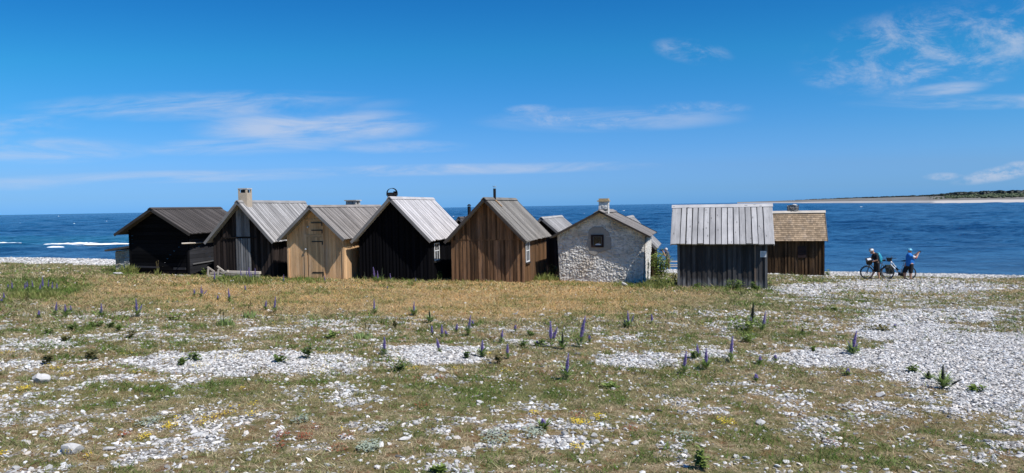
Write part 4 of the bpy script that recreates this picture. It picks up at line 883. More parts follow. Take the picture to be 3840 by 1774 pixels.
# violet spikes across the foreground, each named by what stands around it
BUG = [
 (2066,1300,1204,'tall violet bugloss spike, left one of the tall pair below the stone hut',(.02,0),.6,0,1),
 (2172,1302,1189,'tall violet bugloss leaning right, below the right end of the stone hut',(.22,0),1.4,0,0),
 (2357,1230,1167,'violet bugloss with bushy leaves, above the gravel between stone hut and grey shed',(.0,0),1.5,0,1),
 (2122,1425,1326,'violet bugloss standing lowest in the middle foreground, alone on the turf',(0,0),1.2,0,0),
 (2737,1360,1261,'thick violet bugloss below the grey shed, tallest of the gravel edge group',(.05,0),.9,0,0),
 (2648,1385,1305,'violet bugloss with green foot, second from the thick spike below the shed',(0,0),1.4,0,0),
 (2618,1345,1293,'faint violet bugloss behind two brighter spikes left of the thick spike',(0,0),.6,0,0),
 (2563,1400,1318,'violet bugloss leaning right, leftmost of the group below the grey shed',(.14,0),.7,0,0),
 (2858,1245,1170,'violet bugloss leaning right out of the green clump below the grey shed',(.15,0),1.2,0,0),
 (2818,1225,1134,'tallest dark spike bugloss rising from the green clump below the grey shed',(.06,0),1.5,1,1),
 (3195,1330,1240,'violet bugloss on a dark leafy foot between the shed and the gravel fan',(.25,0),1.4,0,2),
 (3356,1232,1222,'tiny blue bugloss flower at the right of a brown green mound',(0,0),.3,0,0),
 (2908,1355,1336,'short violet bugloss on the gravel right of the thick spike',(0,0),.4,0,0),
 (2850,1365,1338,'short violet bugloss among green stalks right of the thick spike',(0,0),.9,0,0),
 (3177,1410,1396,'small blue bugloss head low at the lower edge of the gravel fan',(.1,0),.9,0,0),
 (2836,1432,1414,'single small deep blue bugloss head on the turf below the gravel',(0,0),.4,0,0),
 (3482,1425,1392,'dark bugloss bud spike left of the tall green plant on the gravel',(0,0),1.2,1,0),
 (3535,1458,1365,'tall green bugloss plant standing out on the right hand gravel',(0,0),2.6,1,1),
 (1755,1258,1183,'tall violet bugloss below the brown hut, with a green weed at its foot',(.09,0),1.1,0,0),
 (1773,1225,1203,'short blue bugloss just right of the tall spike below the brown hut',(0,0),.8,0,0),
 (1658,1270,1219,'violet bugloss below the black hut window, tallest of a loose trio',(0,0),.6,0,0),
 (1621,1262,1222,'faint thin violet bugloss, left of the loose trio below the black hut',(0,0),.4,0,0),
 (1677,1264,1240,'short violet bugloss leaning left, right of the loose trio',(-.3,0),.4,0,0),
 (1648,1322,1270,'violet bugloss leaning left in the pale gravel band below the black hut',(-.2,0),.3,0,0),
 (1442,1330,1263,'violet bugloss on a thin stem at the gravel left of the black hut middle',(.05,0),.5,0,0),
 (1880,1285,1239,'violet bugloss at the right end of the pale gravel below the brown hut',(.05,0),.5,0,0),
 (1808,1340,1276,'violet bugloss next to yellow stonecrop below the brown hut',(.02,0),1.2,0,0),
 (1903,1345,1289,'violet bugloss right of the brown green weed below the brown hut',(-.02,0),.6,0,0),
 (1932,1245,1220,'short violet bugloss below the right corner of the brown hut',(.1,0),.3,0,0),
 (2078,1266,1246,'short violet bugloss hugging the tall spike below the stone hut',(0,0),.4,0,0),
 (2110,1310,1244,'green unopened bugloss spike between the tall pair below the stone hut',(.06,0),1.8,1,0),
 (2212,1285,1257,'small blue bugloss on a dark stalk right of the leaning tall spike',(0,0),.6,0,0),
 (2343,1228,1200,'short dark bugloss spike at the left of the bushy leaved plant',(0,0),.8,0,0),
 (2445,1215,1178,'thin faint bugloss on dry turf below the gap beside the grey shed',(0,0),.3,0,0),
 (1711,1250,1214,'pale thin bugloss left of the tall spike below the brown hut',(.1,0),.4,0,0),
 (1404,1178,1122,'violet bugloss with leafy foot in dry grass below the left of the black hut',(0,0),1.3,0,0),
 (1552,1184,1132,'dark violet bugloss amid wide arching leaves below the black hut',(.02,0),2.4,0,0),
 (1613,1211,1161,'dark green unopened bugloss with a wide leaf rosette below the black hut',(.02,0),2.2,1,0),
 (514,1188,1119,'tall violet bugloss standing alone in the dry grass below the black left hut',(0,0),1.2,0,1),
 (380,1190,1139,'small violet bugloss left of the tall lone spike at the left',(0,0),1.2,0,0),
 (248,1186,1141,'violet bugloss by stones at the left, middle of a row of three',(0,0),1.4,0,0),
 (208,1183,1134,'violet grey bugloss by stones at the left, first of a row of three',(.1,0),1.,0,0),
 (265,1172,1146,'short violet bugloss by stones at the left, last of a row of three',(.1,0),.8,0,0),
 (146,1192,1165,'short grey violet bugloss near the left edge by pale stones',(0,0),.8,0,0),
 (754,1115,1072,'violet bugloss in dry grass below the dark brown hut, tallest of the left cluster',(.03,0),.8,0,2),
 (730,1112,1084,'pale bugloss at the left of the cluster below the dark brown hut',(0,0),.8,0,0),
 (862,1136,1082,'deep violet bugloss in dry grass below the tan hut corner',(.02,0),1.4,0,0),
 (817,1126,1108,'short violet bugloss left of the deep violet spike below the tan hut',(0,0),.6,0,0),
 (1029,1172,1114,'tall violet bugloss in dry grass below the tan hut, with thin stem',(.0,0),.7,0,0),
 (996,1163,1127,'short pale bugloss left of the tall thin spike below the tan hut',(0,0),.8,0,0),
 (919,1096,1070,'faint pale bugloss standing near the foot of the tan hut',(0,0),.5,0,0),
 (805,1060,1020,'violet bugloss right before the broken bench',(0,0),1.2,0,0),
 (1063,1064,1030,'violet bugloss at the left foot of the tan hut',(0,0),1.,0,0),
 (1220,1063,1034,'grey violet bugloss below the door of the tan hut',(-.08,0),.6,0,0),
 (1370,1052,1020,'pale grey bugloss, leftmost before the pitch black hut',(-.05,0),.8,1,0),
 (1406,1056,1002,'tallest pale violet bugloss in the leafy clump before the pitch black hut',(-.05,0),2.2,0,0),
 (1418,1058,1015,'bright violet bugloss in the middle of the clump before the pitch black hut',(0,0),2.2,0,0),
 (1430,1056,1006,'dark bud bugloss at the right of the clump before the pitch black hut',(.08,0),2.,1,0),
 (1466,1054,1025,'thin pale bugloss right of the clump before the pitch black hut',(-.06,0),.5,0,0),
 (1559,1058,1043,'small bugloss before the right half of the pitch black hut',(0,0),.4,0,0),
 (1453,1085,1075,'tiny violet bugloss in dry grass a step before the pitch black hut',(0,0),.4,0,0),
 (2014,1300,1290,'tiny bugloss in the turf left of the tall pair below the stone hut',(0,0),.5,0,0),
 (2038,1610,1574,'small dark blue bugloss in the near turf left of the grey stone heap',(0,0),2.,0,0),
 (3010,1255,1232,'thin dark bugloss stalk right of the clump below the shed',(0,0),.8,1,0),
]
for (px, py, pt, lab, ln, lf, gr_, sd_) in BUG: bugloss(px, py, pt, lab, ln, lf, bool(gr_), side=sd_)
for k, (px, py, pt) in enumerate([(47,1092,1057),(92,1096,1060),(104,1090,1055),(124,1090,1052),(162,1092,1040),(181,1090,1050),(150,1095,1065),(213,1095,1062),(18,1130,1098),(6,1136,1120),(30,1090,1066),(196,1094,1058)]):
    bugloss(px, py, pt, 'faint grey violet bugloss spike in the green tuft at the left edge', (random.uniform(-.08, .08), 0), .9, group='bugloss spikes in the green tuft at the left edge')
for k, (px, py, pt) in enumerate([(906,1052,1012),(922,1054,1014),(934,1056,1003),(944,1050,1018),(957,1047,1006)]):
    bugloss(px, py, pt, 'pale violet bugloss spike in the grass clump before the low timber stack', (random.uniform(-.06, .06), 0), .9, group='bugloss spikes before the low timber stack')
tuft(110, 1115, 230, 38, 'wide green tuft with violet spikes at the left edge', 420); tuft(930, 1062, 110, 44, 'bright green tuft before the low timber stack', 220); tuft(20, 1135, 60, 24, 'small green tuft at the very left edge below the wide one', 90)
tuft(480, 1026, 70, 46, 'bright green grass tuft at the left foot of the black left hut', 300); tuft(590, 1034, 30, 40, 'thin tall grass stalks before the black left hut', 26, seed_heads=4)
tuft(1716, 1052, 46, 36, 'bright green tuft between the pitch black and the brown hut', 170); tuft(1945, 1052, 36, 40, 'thin green stalks at the right corner of the brown hut', 50); tuft(2040, 1052, 110, 36, 'long grass in the gap between the brown hut and the stone hut', 300)
tuft(2460, 1075, 150, 34, 'long shady grass in the gap between the stone hut and the grey shed', 420); tuft(845, 1220, 66, 44, 'pale green upright tuft in the gravel below the tan hut', 110, 'bug_leaf', 2); tuft(934, 1194, 56, 44, 'grey green tuft with thin stalks below the tan hut', 90, 'bug_leaf', 2)
tuft(1364, 1270, 76, 36, 'grey green leafy tuft with drooping stalks below the black hut', 110, 'bug_leaf', 2); tuft(2640, 1068, 200, 16, 'strip of grass along the foot of the grey shed', 240); tuft(1540, 1070, 40, 26, 'green tuft with one white flower before the pitch black hut', 50)
tuft(1190, 1058, 120, 14, 'thin green grass along the foot of the tan hut', 140); tuft(900, 1068, 330, 14, 'thin green grass along the foot of the dark brown hut', 300); tuft(1760, 1058, 260, 13, 'thin grass along the foot of the brown hut', 200); tuft(1500, 1058, 260, 13, 'thin grass along the foot of the pitch black hut', 200); tuft(660, 1040, 260, 12, 'thin grass along the foot of the black left hut', 160); tuft(2130, 1070, 180, 12, 'thin grass at the foot of the stone hut', 200)
for a_ in [(735,1120,70,16,'thin green tuft in dry grass below the dark brown hut'),(880,1142,60,20,'thin green tuft beside the deep violet spike below the tan hut'),(1370,1092,70,16,'thin green tuft in dry grass before the pitch black hut'),(700,1090,40,10,'low green tuft in dry grass below the broken bench'),(350,1085,40,12,'low green tuft in dry grass below the black left hut'),(620,1250,60,14,'low green tuft on turf above the middle gravel'),(1120,1262,50,14,'low grey green tuft at the rim of the middle gravel'),(2250,1210,40,12,'low green tuft on turf below the stone hut'),(3560,1290,50,12,'low green tuft on the far right turf'),(3330,1100,50,10,'low green tuft on pale turf below the cyclists')]: tuft(*a_, 60)
WEED = [(276,1238,42,28,'dark green weed at the left, middle of a row of three','dark_leaf'),(358,1226,60,18,'flat green weed mat right of the row at the left','dark_leaf'),(415,1230,34,22,'round dark weed below the black left hut','dark_leaf'),
 (189,1250,44,16,'low dark weed, leftmost of the row at the left','dark_leaf'),(445,1243,40,20,'grey green weed below the black left hut','mid_leaf'),(490,1268,44,40,'tall brown green weed in the gravel at the left','brown_leaf'),
 (174,1368,62,48,'spindly dark weed in the left foreground gravel','brown_leaf'),(333,1348,76,52,'broad brown green weed in the left foreground gravel','brown_leaf'),(678,1370,46,38,'leaning dark weed, left one of a pair in the gravel','dark_leaf'),
 (730,1352,56,38,'dark weed, right one of a pair in the gravel','dark_leaf'),(1150,1345,50,68,'tall dark weed standing alone in the middle gravel','dark_leaf'),(1046,1360,60,30,'ragged dark weed in the middle gravel','dark_leaf'),
 (658,1202,60,28,'olive weed above the gravel below the dark brown hut','mid_leaf'),(248,1278,36,22,'small olive weed in the left gravel','brown_leaf'),(1245,1268,90,24,'wide grey green weed above the middle gravel','mid_leaf'),
 (1481,1230,24,30,'narrow dark weed in the turf below the black hut','brown_leaf'),(1998,1260,46,24,'round dense dark weed left of the tall bugloss pair','dark_leaf'),(1958,1304,44,36,'dark round weed below the stone hut corner','dark_leaf'),
 (1500,1392,50,44,'dark leafy weed at the lower rim of the middle gravel','dark_leaf'),(1752,1346,32,36,'upright dark weed left of the yellow flowers','dark_leaf'),(1869,1364,52,50,'brown green bushy weed beside yellow stonecrop','brown_leaf'),
 (3130,1165,46,16,'flat green weed alone on the pale turf right of the shed','mid_leaf'),(3188,1322,80,34,'leafy green clump at the edge of the gravel fan','mid_leaf'),(3290,1240,110,26,'wide brown green mound at the edge of the gravel fan','brown_leaf'),
 (3430,1398,64,28,'dark shiny weed on the right hand gravel','dark_leaf'),(3660,1468,64,24,'low green weed at the far right of the gravel','mid_leaf'),(2790,1240,130,56,'big green clump with violet spikes below the grey shed','mid_leaf'),
 (2800,1285,60,32,'green clump on the gravel just below the big clump','mid_leaf'),(2030,1300,70,30,'grey green leaves at the foot of the tall bugloss pair','bug_leaf'),(1640,1770,50,20,'small leafy weed at the bottom edge','mid_leaf'),(2640,1760,60,90,'tall grey green weed at the bottom edge','mid_leaf'),
 (2600,1345,30,34,'narrow green weed left of the thick spike','mid_leaf'),(3050,1320,20,24,'small upright weed above the gravel fan','mid_leaf'),(2300,1455,80,16,'flat green weed by the lone low bugloss','mid_leaf')]
for (px, py, w_, h_, lab, mt) in WEED: weed(px, py, w_, h_, lab, mt)
weed(2757, 1086, 74, 46, 'dark green shrub at the foot of the grey shed, left of the batten', name='shrub', cat='shrub', group='shrubs at the huts', dens=1.6); weed(2826, 1088, 54, 34, 'dark green shrub at the foot of the grey shed, right of the batten', name='shrub', cat='shrub', group='shrubs at the huts', dens=1.6)
weed(2620, 1082, 34, 30, 'small round shrub at the left foot of the grey shed', name='shrub', cat='shrub', group='shrubs at the huts', dens=1.4); weed(2886, 1076, 26, 24, 'small olive plant at the right corner of the grey shed', 'mid_leaf', 'shrub', 'shrub', group='shrubs at the huts')
weed(2470, 1046, 96, 118, 'tall bright bush between the stone hut and the grey shed', 'mid_leaf', 'shrub', 'shrub', 1.5, 1.1, 'shrubs at the huts', loc=atd(2478, 1046, 33.0)); weed(2070, 1046, 70, 60, 'dark bush in the shade left of the stone hut', 'dark_leaf', 'shrub', 'shrub', 1.2, 1., 'shrubs at the huts', loc=atd(2070, 1046, 33.5))
weed(1652, 1050, 40, 36, 'grey green leafy plant before the window of the pitch black hut', 'mid_leaf', 'shrub', 'shrub', .8, 1., 'shrubs at the huts'); weed(765, 1038, 26, 44, 'dark green plant left of the broken bench', 'dark_leaf', 'shrub', 'shrub', 1., 1., 'shrubs at the huts'); weed(2540, 1080, 40, 60, 'dark bush at the left corner of the grey shed', 'dark_leaf', 'shrub', 'shrub', 1.2, 1., 'shrubs at the huts', loc=atd(2535, 1078, 30.6))
weed(3108, 1034, 36, 28, 'small green plant at the right corner of the shingled hut', 'mid_leaf', 'shrub', 'shrub', 1., 1., 'shrubs at the huts')
# yellow and red stonecrop, too many to count
def flecks(name, lab, cat, spots, cols, size):
    mb = MB(); m = foliage(lab, cols, .6, .1)
    for (px, py, wpx, n) in spots:
        n = int(n*.6); p = at(px, py); w = wpx*p.y/F/2
        for k in range(n):
            q = random.uniform(0, 6.28); r = w*math.sqrt(random.random()); x, y = p.x + r*math.cos(q), p.y + r*1.8*math.sin(q); z = gz(x, y) + random.uniform(.012, .04); s = size*random.uniform(.6, 1.4)*(.8+p.y/30)
            a = random.uniform(0, 6.28); mb.leaf((x, y, z), Vector((math.cos(a), math.sin(a), random.uniform(-.2, .5)))*s, s*.42, rnd=random.random())
    tag(mb.build(name, m), lab, cat, kind='stuff')
flecks('yellow_stonecrop', 'yellow stonecrop flowers in small mats between the stones', 'flowers', [(90,1465,50,170),(4,1470,20,60),(250,1408,40,70),(170,1378,40,70),(205,1385,40,60),(368,1388,40,70),(515,1400,40,60),(480,1330,40,60),(25,1330,60,70),(640,1352,50,60),(680,1350,40,40),(885,1342,70,80),(755,1375,60,110),(1060,1215,70,90),(1120,1216,40,60),(1190,1392,110,160),(820,1350,40,40),(640,1605,50,150),(780,1580,90,200),(880,1535,40,60),(950,1522,40,60),(540,1645,50,120),(665,1578,20,40),(330,1718,24,40),(265,1702,30,50),(5,1712,30,90),(910,1462,14,40),(2005,1553,40,140),(2165,1590,50,220),(2165,1682,60,160),(2250,1572,50,130),(2210,1594,30,50),(2725,1588,70,170),(1830,1330,24,50),(1550,1385,60,80),(1720,1385,50,70),(1490,1350,40,50),(2640,1222,30,40),(2748,1240,24,40),(2820,1248,30,40),(1210,1330,40,40),(950,1560,50,60),(860,1555,50,70),(1900,1395,60,60),(1280,1619,20,30),(3550,1500,40,40),(1970,1362,50,50)],
    [(.66,.46,.015), (.74,.55,.02), (.80,.64,.05), (.50,.30,.02)], .0135)
flecks('red_stonecrop', 'red stonecrop leaves in small mats between the stones', 'flowers', [(1056,1640,60,170),(1140,1645,60,190),(1040,1680,50,80),(470,1635,40,90),(1300,1640,60,90),(1270,1690,70,90),(1580,1528,50,80),(1570,1425,50,60),(1650,1425,40,60),(2165,1560,60,120),(2385,1325,70,80),(1510,1280,30,40),(640,1320,60,50),(800,1240,60,50),(1220,1205,60,50),(2370,1615,50,70),(1190,1610,60,60),(1490,1290,50,40),(2920,1465,60,60),(3130,1675,70,70)],
    [(.30,.03,.025), (.20,.05,.03), (.34,.09,.04)], .014)
flecks('silver_leaf_mats', 'silvery grey green leaf mats low on the near turf', 'ground cover', [(1385,1680,90,420),(1860,1645,110,420),(2000,1628,90,300),(1130,1580,60,160),(560,1590,80,220),(2560,1640,80,160)],
    [(.17,.22,.15), (.26,.31,.23), (.36,.40,.32)], .02)

# ------------------------------------------------------------------ single stones
def rock(px, py, wpx, label, mat='limestone', flat=.6, grp='single stones on the turf', hgt=None):
    p = at(px, py); r = wpx*p.y/F/2; bm = bmesh.new(); bmesh.ops.create_icosphere(bm, subdivisions=3, radius=1); sd_ = random.uniform(0, 99); cuts = [Vector((random.gauss(0,1), random.gauss(0,1), random.gauss(.3,.8))).normalized() for _ in range(9)]; dd = [random.uniform(.42, .78) for _ in cuts]
    for v in bm.verts:
        for c, q in zip(cuts, dd):
            e = v.co.dot(c) - q
            if e > 0: v.co -= c*e*.92
        v.co *= 1 + .10*(float(fbm(np.float64(v.co.x*3+sd_), np.float64(v.co.y*3+v.co.z*2), 5, 3))-.5)
        v.co = Vector((v.co.x*r*1.15, v.co.y*r*.8, v.co.z*r*flat))
    me = bpy.data.meshes.new('rock'); bm.to_mesh(me); bm.free(); o = link('rock', me, M[mat], loc=p + Vector((0, r*.4, r*flat*.62))); o.rotation_euler = (random.uniform(-.15, .15), random.uniform(-.15, .15), random.uniform(-.4, .4)); return tag(o, label, 'rock', grp)
for a in [(144,1438,66,'big pale boulder with a dark underside, near the left edge','limestone',.75),(268,1702,90,'wide flat pale boulder in the lower left corner','limestone',.5),(604,1428,22,'small pale stone in the turf right of the big left boulder'),(875,1536,32,'dark grey stone beside yellow flowers','greystone',.7),
 (151,1590,18,'small white stone above the lower left boulder'),(625,1492,18,'small white stone in the turf at the left'),(1558,1595,30,'rounded white stone alone in the middle foreground turf','limestone',.7),(1516,1652,44,'white slab tilted in the turf left of the stone heap','limestone',.4),(1797,1515,32,'pointed white stone in the middle foreground','limestone',.6),
 (1680,1650,28,'white stone between the slab and the silvery leaves'),(2264,1570,32,'white stone just above the grey heap','limestone',.6),(2184,1403,18,'buff stone beside the low bugloss'),(2386,1668,36,'flat white stone right of the grey heap','limestone',.45),(1712,1738,26,'white stone near the bottom edge, middle'),
 (2070,1690,18,'small square white stone left of the grey heap'),(2066,1704,26,'low white stone near the bottom right of the middle'),(2853,1596,40,'pale stone on a dark one at the right foreground','limestone',.65),(2950,1738,28,'pale stone on brown soil near the bottom right'),(3165,1756,32,'flat white stone at the bottom right','limestone',.45),
 (3172,1540,22,'dark topped stone in the right foreground','greystone'),(107,1242,18,'white stone in dry turf at the left edge'),(348,1156,14,'white stone in dry grass left of the lone spike'),(942,1292,20,'oval white stone on the gravel below the tan hut'),(1315,1318,16,'round white stone in the middle gravel'),(1660,1392,32,'white and grey stone at the lower rim of the gravel','limestone',.5),
 (2165,1330,26,'grey stone at the gravel band below the stone hut','greystone',.5),(2027,1183,10,'small white stone on the bare brown patch'),(2385,1142,9,'dark small stone on the bare brown patch','greystone'),(1935,1330,18,'white stone below the stone hut left corner'),(3310,1490,40,'white stone streak by green mat at the right'),
 (400,1690,50,'cluster stone right of the lower left boulder','limestone',.4),(2205,1738,24,'white stone just above the bottom edge left of the tall weed'),(3860,1690,30,'white stone at the right edge'),(1110,1500,20,'white stone at the left middle turf')]:
    rock(*a)
for a in [(2340,1074,26,'white square stone at the foot of the stone hut','limestone',.9),(440,1030,44,'flat pale slab left of the black left hut','limestone',.3),(475,1024,32,'raised pale slab before the tuft at the black left hut','limestone',.35),(870,1056,18,'flat pale stone in grass before the timber stack','limestone',.4),(947,1060,14,'pale stone right of the green tuft at the timber stack','limestone',.4)]:
    rock(*a, grp='stones by the huts')
HEAP = [(2120,1636,30,.9),(2150,1628,24,.7),(2180,1650,28,.7),(2135,1660,26,.8),(2115,1672,30,.8),(2160,1672,24,.7),(2195,1632,24,.6),(2230,1640,28,.8),(2240,1662,24,.7),(2205,1678,26,.7),(2275,1660,22,.6),(2300,1665,18,.5),(2095,1650,20,.6),(2185,1692,22,.5),(2260,1640,18,.5)]
for px, py, w_, f_ in HEAP: rock(px, py, w_, 'light grey stone in the small heap at the right foreground', random.choice(['rubble', 'limestone', 'rubble']), f_, 'stones of the small heap')
rock(2222, 1668, 26, 'almost black stone with a white cap in the small heap', 'greystone', 1.0, 'stones of the small heap')
for k, (px, py, w_) in enumerate([(2410,990,30),(2470,985,24),(2560,982,30),(2580,990,40),(2550,1016,44),(2570,1005,30)]):
    p = atd(px, py, 54); 
    rock(px, py, w_, 'boulder on the beach behind the gap beside the grey shed', 'limestone' if k % 2 else 'rubble', .6, 'boulders on the beach')

# ------------------------------------------------------------------ people, bicycles and their bags
def blobmesh(name, chains, mat, parent, vox=.011, smooth=3, balls=()):
    """chains of (point, radius) swept as dense spheres, fused into one continuous surface"""
    mb = MB()
    for ch in chains:
        for (p0, r0), (p1, r1) in zip(ch, ch[1:]):
            p0, p1 = Vector(p0), Vector(p1); n = max(2, int((p1-p0).length/max(.004, min(r0, r1)*.45)))
            for k in range(n+1): q = k/n; r = r0+(r1-r0)*q; mb.ball(p0.lerp(p1, q), r, 10, 7, .5)
    for c, r in balls: mb.ball(c, r, 16, 12, .5)
    o = mb.build(name, mat, parent, smooth=True); m = o.modifiers.new('fuse', 'REMESH'); m.mode = 'VOXEL'; m.voxel_size = vox; m.use_smooth_shade = True
    s = o.modifiers.new('soft', 'SMOOTH'); s.iterations = smooth; s.factor = .5
    dg = bpy.context.evaluated_depsgraph_get(); me = bpy.data.meshes.new_from_object(o.evaluated_get(dg)); o.modifiers.clear(); old = o.data; o.data = me; bpy.data.meshes.remove(old)
    if not me.materials: me.materials.append(mat)
    return o
def hand_chains(w, d, up, side, grip=.5, s=1.):
    """palm and five fingers from wrist w along d; up = back of the hand, side = thumb side"""
    w, d, up, side = (Vector(v) for v in (w, d, up, side)); d.normalize(); up.normalize(); side.normalize(); ch = [[(w, .026*s), (w+d*.05*s, .030*s), (w+d*.085*s, .026*s)]]
    for k, L in enumerate((.072, .082, .076, .058)):
        b = w + d*.085*s + side*(.030 - .020*k)*s; a = b + d*L*.5*s - up*L*.25*grip*s; e = a + d*L*.35*s*(1-grip) - up*L*.55*grip*s; ch.append([(b, .0095*s), (a, .0088*s), (e, .0075*s)])
    b = w + d*.03*s + side*.030*s; ch.append([(b, .012*s), (b+side*.03*s+d*.03*s, .0105*s), (b+side*.03*s+d*.062*s - up*.02*grip*s, .0085*s)]); return ch
M['skin'] = plain('sun tanned skin', (.46,.25,.17), .6, .06, 30); M['black_cloth'] = plain('black cloth', (.013,.013,.016), .85, .2, 25)
M['blue_jersey'] = plain('bright blue jersey', (.012,.17,.56), .8, .1, 18); M['teal_pack'] = plain('turquoise nylon', (.02,.26,.38), .6, .15, 14); M['helmet_white'] = plain('white helmet shell', (.62,.63,.65), .35, .06)
M['helmet_blue'] = plain('light blue helmet shell', (.13,.44,.68), .35, .06); M['white_cloth'] = plain('white cloth', (.62,.60,.60), .85, .08); M['red_cloth'] = plain('red cloth', (.30,.03,.03), .85, .1)
M['shirt_grey'] = plain('grey shirt', (.085,.09,.10), .9, .15, 20); M['trouser'] = plain('brown trousers', (.085,.045,.032), .9, .18, 14); M['hair_white'] = plain('white hair', (.62,.60,.57), .8, .12, 40); M['rubber'] = plain('black rubber', (.016,.016,.017), .75, .1)
M['alu'] = plain('grey alloy', (.38,.39,.41), .35, .08, metal=.8); M['bike_white'] = plain('white bicycle enamel', (.66,.67,.70), .3, .05); M['bike_red'] = plain('dark red enamel', (.20,.02,.03), .35, .05); M['bag_green'] = plain('dark green pannier cloth', (.026,.045,.040), .7, .2, 14); M['bag_black'] = plain('black bag cloth', (.012,.013,.018), .6, .2, 14)
M['shoe'] = plain('dark trainers', (.02,.02,.024), .6, .2)
def face(o, c, f, r=1.):
    """eyes, brows and mouth on the head at c looking along f"""
    c, f = Vector(c), Vector(f).normalized(); s = f.cross(Vector((0,0,1))).normalized(); m = MB()
    for q in (-1, 1): m.ball(c + f*.096*r + s*.032*q*r + Vector((0,0,.012)), .011*r, 6, 4)
    m.tube([c + f*.092*r - s*.025*r + Vector((0,0,-.062))*r, c + f*.098*r + Vector((0,0,-.062))*r, c + f*.092*r + s*.025*r + Vector((0,0,-.062))*r], .006*r, 5); m.build('face', M['black_cloth'], o)
def head_chain(c, f, neck):
    c, f = Vector(c), Vector(f).normalized(); s = f.cross(Vector((0,0,1))).normalized(); up = Vector((0,0,1))
    return [[(neck, .056), (c - up*.06 - f*.01, .056)], [(c + f*.098 - up*.012, .013), (c + f*.108 - up*.034, .016)], [(c + s*.078, .012), (c + s*.085 - up*.025, .016)], [(c - s*.078, .012), (c - s*.085 - up*.025, .016)]], [(c + up*.012, (.082, .082, .100)), (c + f*.022 - up*.045, (.062, .062, .068)), (c - f*.02 + up*.03, (.085, .085, .085))]
def shoe(o, a, f):
    f = Vector(f).normalized(); a = Vector(a); blobmesh('shoe', [[(a - f*.04 + Vector((0,0,.035)), .036), (a + f*.10 + Vector((0,0,.03)), .036), (a + f*.18 + Vector((0,0,.026)), .027)]], M['shoe'], o, .012)

# left cyclist, bowed over the handlebar bag (faces left)
Y1 = 39.0; b1 = atd(3160+600/4.957, 860+898/4.957, Y1); g1 = gz(b1.x, b1.y); b1.z = g1
P1 = empty('person', b1, 0, 'cyclist in black with a white helmet, bowed over the handlebar bag', 'person', 'people on the shore')
hd = (-.17, -.02, 1.47); fdir = (-.80, -.15, -.55); hc, hb = head_chain(hd, fdir, (-.02, 0, 1.36))
hip = Vector((.10, 0, .86))
ch = hc + [[(hip, .145), ((.08, 0, 1.05), .135), ((.03, 0, 1.22), .15), ((.0, 0, 1.32), .10)], [((.0,-.17,1.28), .062), ((.03,.17,1.28), .062)]]
for sy_, hx, fx in ((-1, .16, .16), (1, .06, -.15)):
    ch += [[(hip + Vector((0, sy_*.09, 0)), .098), ((hx*.6+.02, sy_*.10, .47), .062), ((fx, sy_*.11, .10), .040), ((fx, sy_*.11, .05), .04)], [((.0, sy_*.19, 1.27), .054), ((-.02, sy_*.24, 1.03), .043), ((-.19, sy_*.17, .96), .031)]]
    ch += hand_chains((-.20, sy_*.165, .955), (-1, -sy_*.3, -.15), (0, 0, 1), (0, -sy_, 0), .8)
body = blobmesh('body', ch, M['skin'], P1, .009, 3, hb); face(P1, hd, fdir)
blobmesh('shirt', [[((.10,0,.90), .158), ((.08,0,1.05), .150), ((.03,0,1.22), .165), ((.0,0,1.31), .115)], [((.0,-.17,1.28), .078), ((.02,.17,1.28), .078)], [((.0,-.19,1.27), .068), ((-.015,-.235,1.10), .060)], [((.0,.19,1.27), .068), ((-.015,.235,1.10), .060)]], M['black_cloth'], P1, .013)
blobmesh('shorts', [[((.10,0,.90), .160), ((.10,0,.82), .155)], [((.10,-.09,.84), .112), ((.12,-.10,.45), .092)], [((.10,.09,.84), .112), ((.05,.10,.45), .092)]], M['black_cloth'], P1, .013)
shoe(P1, (.16,-.11,0), (-1,-.2,0)); shoe(P1, (-.15,.11,0), (-1,-.2,0))
def helmet(o, c, f, mat, size=1.):
    c, f = Vector(c), Vector(f).normalized(); he = empty('helmet', c, 0); he.parent = o; mb = MB(); mb.ball((0,0,0), (.128*size,.112*size,.125*size), 20, 14)
    # keep the crown only, with a peak to the front
    keep = [q for q in mb.f if min(mb.v[i][2] for i in q) > -.022]; mb.f = keep; sh = mb.build('shell', mat, he, True); so2 = sh.modifiers.new('thick', 'SOLIDIFY'); so2.thickness = .018
    for k in (-1, 0, 1):
        v = MB(); v.tube([(-.105*size, k*.045, .062), (-.03, k*.052, .122*size), (.05, k*.05, .117*size), (.105*size, k*.04, .058)], .009, 5); v.build('vent', M['black_cloth'], he)
    mb = MB(); mb.tube([(0,.10,-.01), (.05,.06,-.11), (.055,0,-.135), (.05,-.06,-.11), (0,-.10,-.01)], .006, 5); mb.build('chin_strap', M['black_cloth'], he)
    he.rotation_euler = f.to_track_quat('X', 'Z').to_euler(); return he
helmet(P1, Vector(hd)+Vector((-.03,0,.05)), (-.85,-.1,-.45), M['helmet_white'])
pk = blobmesh('rucksack', [[((.25,0,.98), .125), ((.24,0,1.12), .145), ((.17,0,1.31), .115)], [((.24,-.09,.98), .07), ((.16,-.08,1.28), .07)], [((.24,.09,.98), .07), ((.16,.08,1.28), .07)]], M['teal_pack'], None, .013); pk.location = b1
tag(pk, 'turquoise rucksack on the back of the cyclist in black', 'rucksack')
mb = MB()
for sy_ in (-1, 1): mb.tube([(.14,sy_*.11,1.36), (.0,sy_*.13,1.38), (-.10,sy_*.13,1.26), (-.06,sy_*.15,1.10), (.10,sy_*.15,1.0)], .016, 6)
mb.build('strap', M['black_cloth'], pk)
